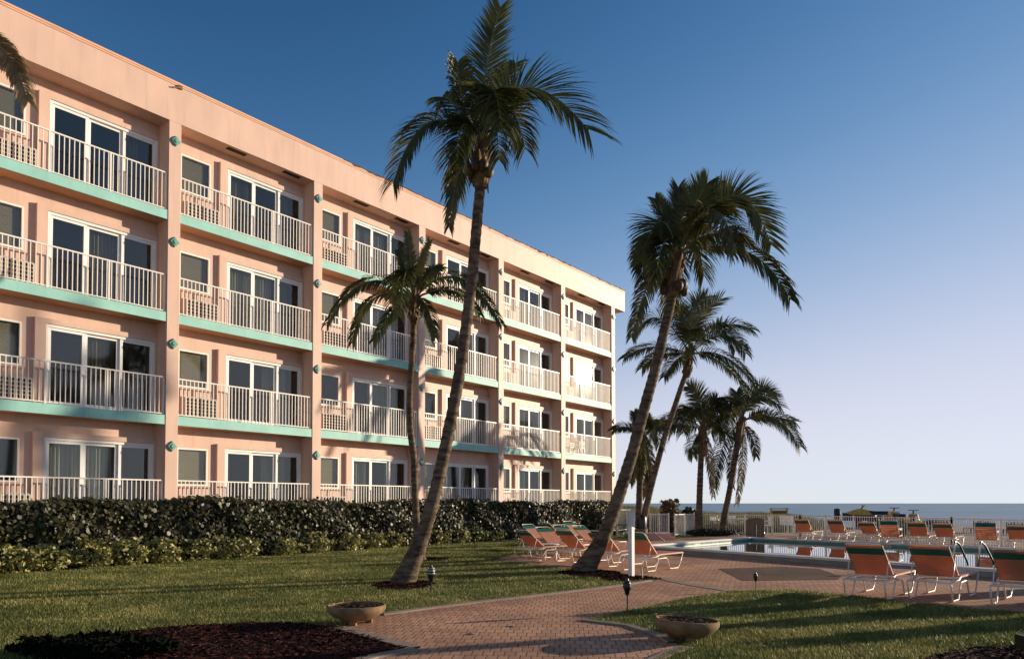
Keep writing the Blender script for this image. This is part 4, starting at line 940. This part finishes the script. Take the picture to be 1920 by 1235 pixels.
def plastic_chair(D_, px_, py_, rz, label):
    c = AT(px_, py_, D_); r = empty('patio_chair', (c.x, c.y, 0), rz)
    b = MB(); b.box(-.23, .23, -.22, .24, .40, .43); b.build('seat', M['plastic'], r)
    b = MB()
    for q in range(5): b.box(-.2 + q * .09, -.14 + q * .09, .24, .265, .43, .80)
    b.box(-.25, .25, .235, .27, .80, .88); b.build('backrest', M['plastic'], r)
    for sx in (-.22, .22):
        for sy in (-.2, .22): l = MB(); l.bar((sx * 1.1, sy * 1.1, 0), (sx, sy, .40), .035); l.build('leg', M['plastic'], r)
        l = MB(); l.bar((sx * 1.08, -.2, .62), (sx * 1.08, .24, .64), .04); l.bar((sx * 1.08, -.2, .43), (sx * 1.08, -.2, .62), .03); l.build('arm_rest', M['plastic'], r)
    tag(r, label, 'chair', 'white plastic chairs beyond the fence')
plastic_chair(42, 1342, 990, 2.4, 'white plastic chair beyond the fence between the close pair of palms')
plastic_chair(41, 1378, 988, .4, 'white plastic chair beyond the fence just left of the shower wall')
plastic_chair(39, 1436, 990, -1.4, 'white plastic chair beyond the fence just right of the shower wall')
plastic_chair(40, 1474, 985, .2, 'white plastic chair beyond the fence below the yellow board')
plastic_chair(39, 1490, 990, 1.9, 'white plastic chair beyond the fence left of the first far lounger')
def balcony_chair(i, k, lx, turn, label):
    c = Vector((EX, EY, 0)) + Vector((math.sin(AZ), math.cos(AZ), 0)) * (i * BW + lx) + Vector((-math.cos(AZ), math.sin(AZ), 0)) * .33
    plastic_chair(c.y, 0, 0, turn, label); o = [x for x in bpy.data.objects if x.get('label') == label][0]; o.location = (c.x, c.y, FL[k] + .003); o.scale = (.82, .82, .92); o['group'] = 'white plastic chairs on the balconies'
balcony_chair(4, 1, 1.0, math.pi / 2 - AZ + math.pi / 2, 'white plastic chair on the last second floor balcony, by the window')
balcony_chair(4, 1, 2.0, math.pi / 2 - AZ - math.pi / 2, 'white plastic chair on the last second floor balcony, by the door')
def litter(px_, py_, L_, a, wd, m_, label, cat):
    c = G(px_, py_); r = empty('fallen_leaf', (c.x, c.y, .045), a); b = MB(); n = 10
    for i in range(n):
        u0, u1 = i / n, (i + 1) / n; f = lambda u: (L_ * (u - .5), .12 * L_ * math.sin(u * 3.0), .02 + .05 * L_ * math.sin(u * 3.14)); w_ = lambda u: wd * math.sin(.12 + u * 2.9)
        p, q = Vector(f(u0)), Vector(f(u1)); o = Vector((0, 1, .4)); b.quad(p - o * w_(u0), q - o * w_(u1), q + o * w_(u1), p + o * w_(u0))
    b.build('blade', M[m_], r); b = MB(); b.tube([(-L_ * .62, -.03 * L_, .01), (-L_ * .5, 0, .02)], .004, 5); b.build('stalk', M['rachis'], r); tag(r, label, cat)
litter(603, 1098, .30, .5, .014, 'leaf_dry', 'pale dry leaflet lying on the lawn left of the tallest palm', 'leaf')
litter(385, 1222, .36, -.4, .008, 'leaf_dry', 'pale curved leaf strip on the dark mulch at the lower left', 'leaf')
litter(1770, 1150, .22, .9, .02, 'leaf_dry', 'dry leaf on the shaded right lawn near the loungers', 'leaf')
litter(1005, 1172, .16, 1.7, .02, 'leaf_dry', 'small dry leaf lying in the middle of the brick path', 'leaf')
litter(880, 1200, .12, .2, .018, 'rust', 'small brown leaf on the brick path near the mulch corner', 'leaf')
def ptable(D_, px_, label):
    c = AT(px_, 985, D_); r = empty('patio_table', (c.x, c.y, 0)); b = MB(); b.lathe([(0, .72), (.48, .72), (.5, .70), (.48, .68), (0, .68)], 22); b.build('table_top', M['plastic'], r)
    b = MB(); b.tube([(0, 0, .05), (0, 0, .68)], .04, 8); b.lathe([(.3, 0), (.28, .04), (.05, .07)], 16); b.build('pedestal', M['plastic'], r); tag(r, label, 'table', 'white patio tables beyond the fence')
ptable(42.5, 1356, 'round white table beyond the fence behind the close pair of palms'); ptable(41, 1392, 'round white table beyond the fence left of the shower wall')

# ------------------------------------------------------------------ beach things
c = AT(1461, 970, 47); yb = empty('yellow_board', (c.x, c.y, 0), R(6)); m_ = MB(); m_.box(-.55, .55, -.03, .03, .35, 1.12); m_.build('panel', M['yellow'], yb)
m_ = MB(); m_.box(-.46, .46, -.045, -.031, .92, 1.06); m_.build('brown_strip', M['boardbrown'], yb)
for sx in (-.52, .52): l = MB(); l.box(sx - .04, sx + .04, -.02, .06, 0, 1.2); l.build('post', M['yellow'], yb)
m_ = MB(); m_.box(-.6, .6, -.12, .12, 1.201, 1.24); m_.build('top_board', M['boardbrown'], yb); tag(yb, 'yellow wooden board with a brown strip standing on the beach', 'sign')

def watercraft(D_, px_, rz, label, hull, deck, up=.42):
    c = AT(px_, 960, D_); r = empty('jet_ski', (c.x, c.y, up), rz); b = MB(); sec = [(-1.5, .42, .30), (-1.2, .5, .34), (-.3, .55, .36), (.6, .5, .36), (1.2, .3, .42), (1.55, .04, .52)]
    def loft(b, sec, z0f, z1f, w0, w1, seg=5):
        n = len(b.v)
        for x_, w_, z_ in sec: b.v += [(x_, -w_ * w0, z0f), (x_, -w_ * w1, z_ + z1f), (x_, w_ * w1, z_ + z1f), (x_, w_ * w0, z0f)]
        for i in range(len(sec) - 1):
            for j in range(4): a_ = n + i * 4; b.f.append((a_ + j, a_ + (j + 1) % 4, a_ + 4 + (j + 1) % 4, a_ + 4 + j))
        b.f.append((n + 3, n + 2, n + 1, n)); e = n + (len(sec) - 1) * 4; b.f.append((e, e + 1, e + 2, e + 3))
    loft(b, sec, 0, 0, .55, 1.0); b.build('hull', M[hull], r)
    b = MB(); loft(b, [(-.25, .34, .40), (.1, .36, .72), (.45, .34, .78), (.9, .26, .66), (1.4, .08, .50)], .36, 0, 1, .7); b.build('deck', M[deck], r)
    b = MB(); loft(b, [(-1.45, .2, .44), (-1.3, .24, .62), (-.5, .22, .62), (-.1, .18, .66)], .37, 0, 1, .75); b.build('saddle', M['navy'], r)
    
    for q in (-.9, .5): t2 = MB(); t2.box(q - .08, q + .08, -.35, .35, -up, -.002); t2.build('cradle', M['stem'], r)
    b = MB(); b.tube([(.35, 0, .76), (.2, 0, .98)], .04, 8); b.tube([(.2, -.3, .99), (.18, 0, .97), (.2, .3, .99)], .022, 8); b.build('handlebar', M['black'], r)
    tag(r, label, 'jet ski', 'jet skis on the beach')
watercraft(49, 1625, R(178), 'dark jet ski with yellow front shown side on above the fence', 'navy', 'yellow')
watercraft(47, 1679, R(80), 'orange yellow jet ski seen end on, right of the dark one', 'amber', 'amber', .28)
watercraft(48, 1712, R(60), 'small yellow green jet ski, rightmost of the three', 'yellow', 'yellow', .12)
c = AT(1570, 965, 48); tr_ = empty('fuel_drum', (c.x, c.y, 0)); m_ = MB(); m_.lathe([(0, 0), (.2, 0), (.2, .4), (.215, .42), (.2, .44), (.2, .85), (.215, .87), (.2, .89), (.2, 1.2), (0, 1.2)], 18); m_.build('drum', M['navy'], tr_, True); m_ = MB(); m_.lathe([(.06, 1.201), (.06, 1.24), (0, 1.24)], 10); m_.build('cap', M['black'], tr_); tag(tr_, 'dark upright drum left of the dark jet ski', 'drum')
def cabana(px_, D_, m_, label, grp):
    c = AT(px_, 975, D_); r = empty('beach_chair', (c.x, c.y, 0), R(30)); b = MB(); w2 = .26
    for q in range(8):
        a0, a1 = math.pi * (.05 + .5 * q / 8), math.pi * (.05 + .5 * (q + 1) / 8)
        p0, p1 = (-.35 * math.cos(a0) + .1, .35 + .55 * math.sin(a0)), (-.35 * math.cos(a1) + .1, .35 + .55 * math.sin(a1)); b.quad((-w2, *p0), (w2, *p0), (w2, *p1), (-w2, *p1))
    b.quad((-w2, -.24, .40), (-w2, -.22, .6), (-w2, .1, .9), (-w2, .1, .4)); b.quad((w2, -.24, .40), (w2, .1, .4), (w2, .1, .9), (w2, -.22, .6)); b.build('hood', M[m_], r)
    b = MB(); b.box(-w2, w2, -.2, .75, .3, .34); b.build('seat', M[m_], r); 
    for sx in (-w2 + .02, w2 - .02):
        for sy in (-.17, .7): l = MB(); l.bar((sx, sy, 0), (sx, sy, .299), .03); l.build('leg', M['stem'], r)
    r.scale = (.85, .85, .70); tag(r, label, 'beach chair', grp)
ords = ['first', 'second', 'third', 'fourth', 'fifth', 'sixth', 'seventh', 'eighth']
for i in range(8): cabana(1736 + i * 6.2, 44 - i * .35, 'navy', ords[i] + ' from the left of the dark hooded chairs in the long beach row', 'dark hooded beach chairs')
for i in range(5): cabana(1832 + i * 6.6, 40 - i * .3, 'navy', ords[i] + ' from the left of the dark hooded chairs in the short beach row', 'dark hooded beach chairs')
for i in range(5): cabana(1894 + i * 7, 38 - i * .3, 'tealc', ords[i] + ' from the left of the teal hooded chairs at the right edge', 'teal hooded beach chairs')

def dunes():
    rg = np.random.default_rng(9); n = 42000
    y = rg.uniform(40, 62, n); px_ = rg.uniform(1000, 1560, n); x = (px_ - 960) / F * y
    keep = (px_ < 1500 + rg.normal(0, 30, n)) & (((px_ < 1236) | (px_ > 1268)) | (y > 47)); x, y, px_ = x[keep], y[keep], px_[keep]; n = len(x)
    top = np.interp(px_, [1000, 1150, 1220, 1260, 1300, 1350, 1420, 1480, 1560], [1.55, 1.55, 1.45, 1.2, 1.05, .95, 1.0, .85, .3]) * (.62 + .38 * np.clip((y - 40) / 12, 0, 1)); h = top * rg.uniform(.7, 1.0, n) ** .7
    gz_ = np.zeros(n); a = rg.random(n) * 6.28; la = rg.normal(0, .18, (n, 2)); wd = .045
    V = np.zeros((n, 3, 3)); V[:, 0] = np.stack([x - np.cos(a) * wd, y - np.sin(a) * wd, gz_ - .3], 1); V[:, 1] = np.stack([x + np.cos(a) * wd, y + np.sin(a) * wd, gz_ - .3], 1); V[:, 2] = np.stack([x + la[:, 0], y + la[:, 1], h], 1)
    tag(np_mesh('dune_grass', V.reshape(-1, 3), np.arange(3 * n), 3, M['dune']), 'tall olive dune grass between the fence and the sea', 'grass', kind='stuff')
dunes()
c = AT(1256, 1000, 41); shrub('beach_bush', 'tall reddish brown bush in the gap between the white fence panels', c.x, c.y, .55, .6, 1.7, 2200, .05, M['rust'], 71)
c = AT(1292, 1000, 42); shrub('beach_bush', 'dark spiky bush behind the fence left of the close pair of palms', c.x, c.y, .35, .4, 1.25, 900, .06, M['bushdark'], 72, elong=2.6)
c = AT(1332, 1004, 35.5); shrub('beach_bush', 'low green bush at the feet of the close pair of palms', c.x, c.y, 1.2, .4, .32, 1400, .04, M['bushdark'], 73)
c = AT(1690, 985, 34); shrub('beach_bush', 'yellow green bush behind the fence near the orange jet ski', c.x, c.y, .5, .4, .75, 700, .05, M['shrub'], 74)
c = AT(1640, 988, 35); shrub('beach_bush', 'green bush behind the fence between far loungers', c.x, c.y, .35, .35, .8, 600, .05, M['hedge'], 75)
c = AT(1110, 965, 37); shrub('beach_bush', 'loose leafy bush at the right end of the long hedge', (1110 - 960) / F * 32, 32, .45, .4, 1.2, 700, .05, M['hedge'], 76)
M['shadeleaf'] = mat('shaded_leaf', (.006, .007, .004), .8, .3, 4, spec=.03)  # near-black leaf colour carries the shade the low plant lies in
# dark low plant at the bottom left and a spotlight at the bottom right
p = G(190, 1222); shrub('low_juniper', 'black looking low plant in the shade at the bottom left corner', p.x, p.y - .1, .8, .42, .17, 4000, .016, M['shadeleaf'], 77, elong=3.2)
p = G(1928, 1236); sp = empty('spotlight', (p.x, p.y, 0)); m_ = MB(); m_.box(-.07, .07, -.09, .09, .10, .24); m_.box(-.085, .085, -.11, -.0905, .09, .25); m_.build('housing', M['black'], sp); m_ = MB(); m_.tube([(0, 0, -.03), (0, 0, .10)], .016, 8); m_.build('stake', M['black'], sp); tag(sp, 'black garden spotlight in the bottom right corner', 'spotlight')
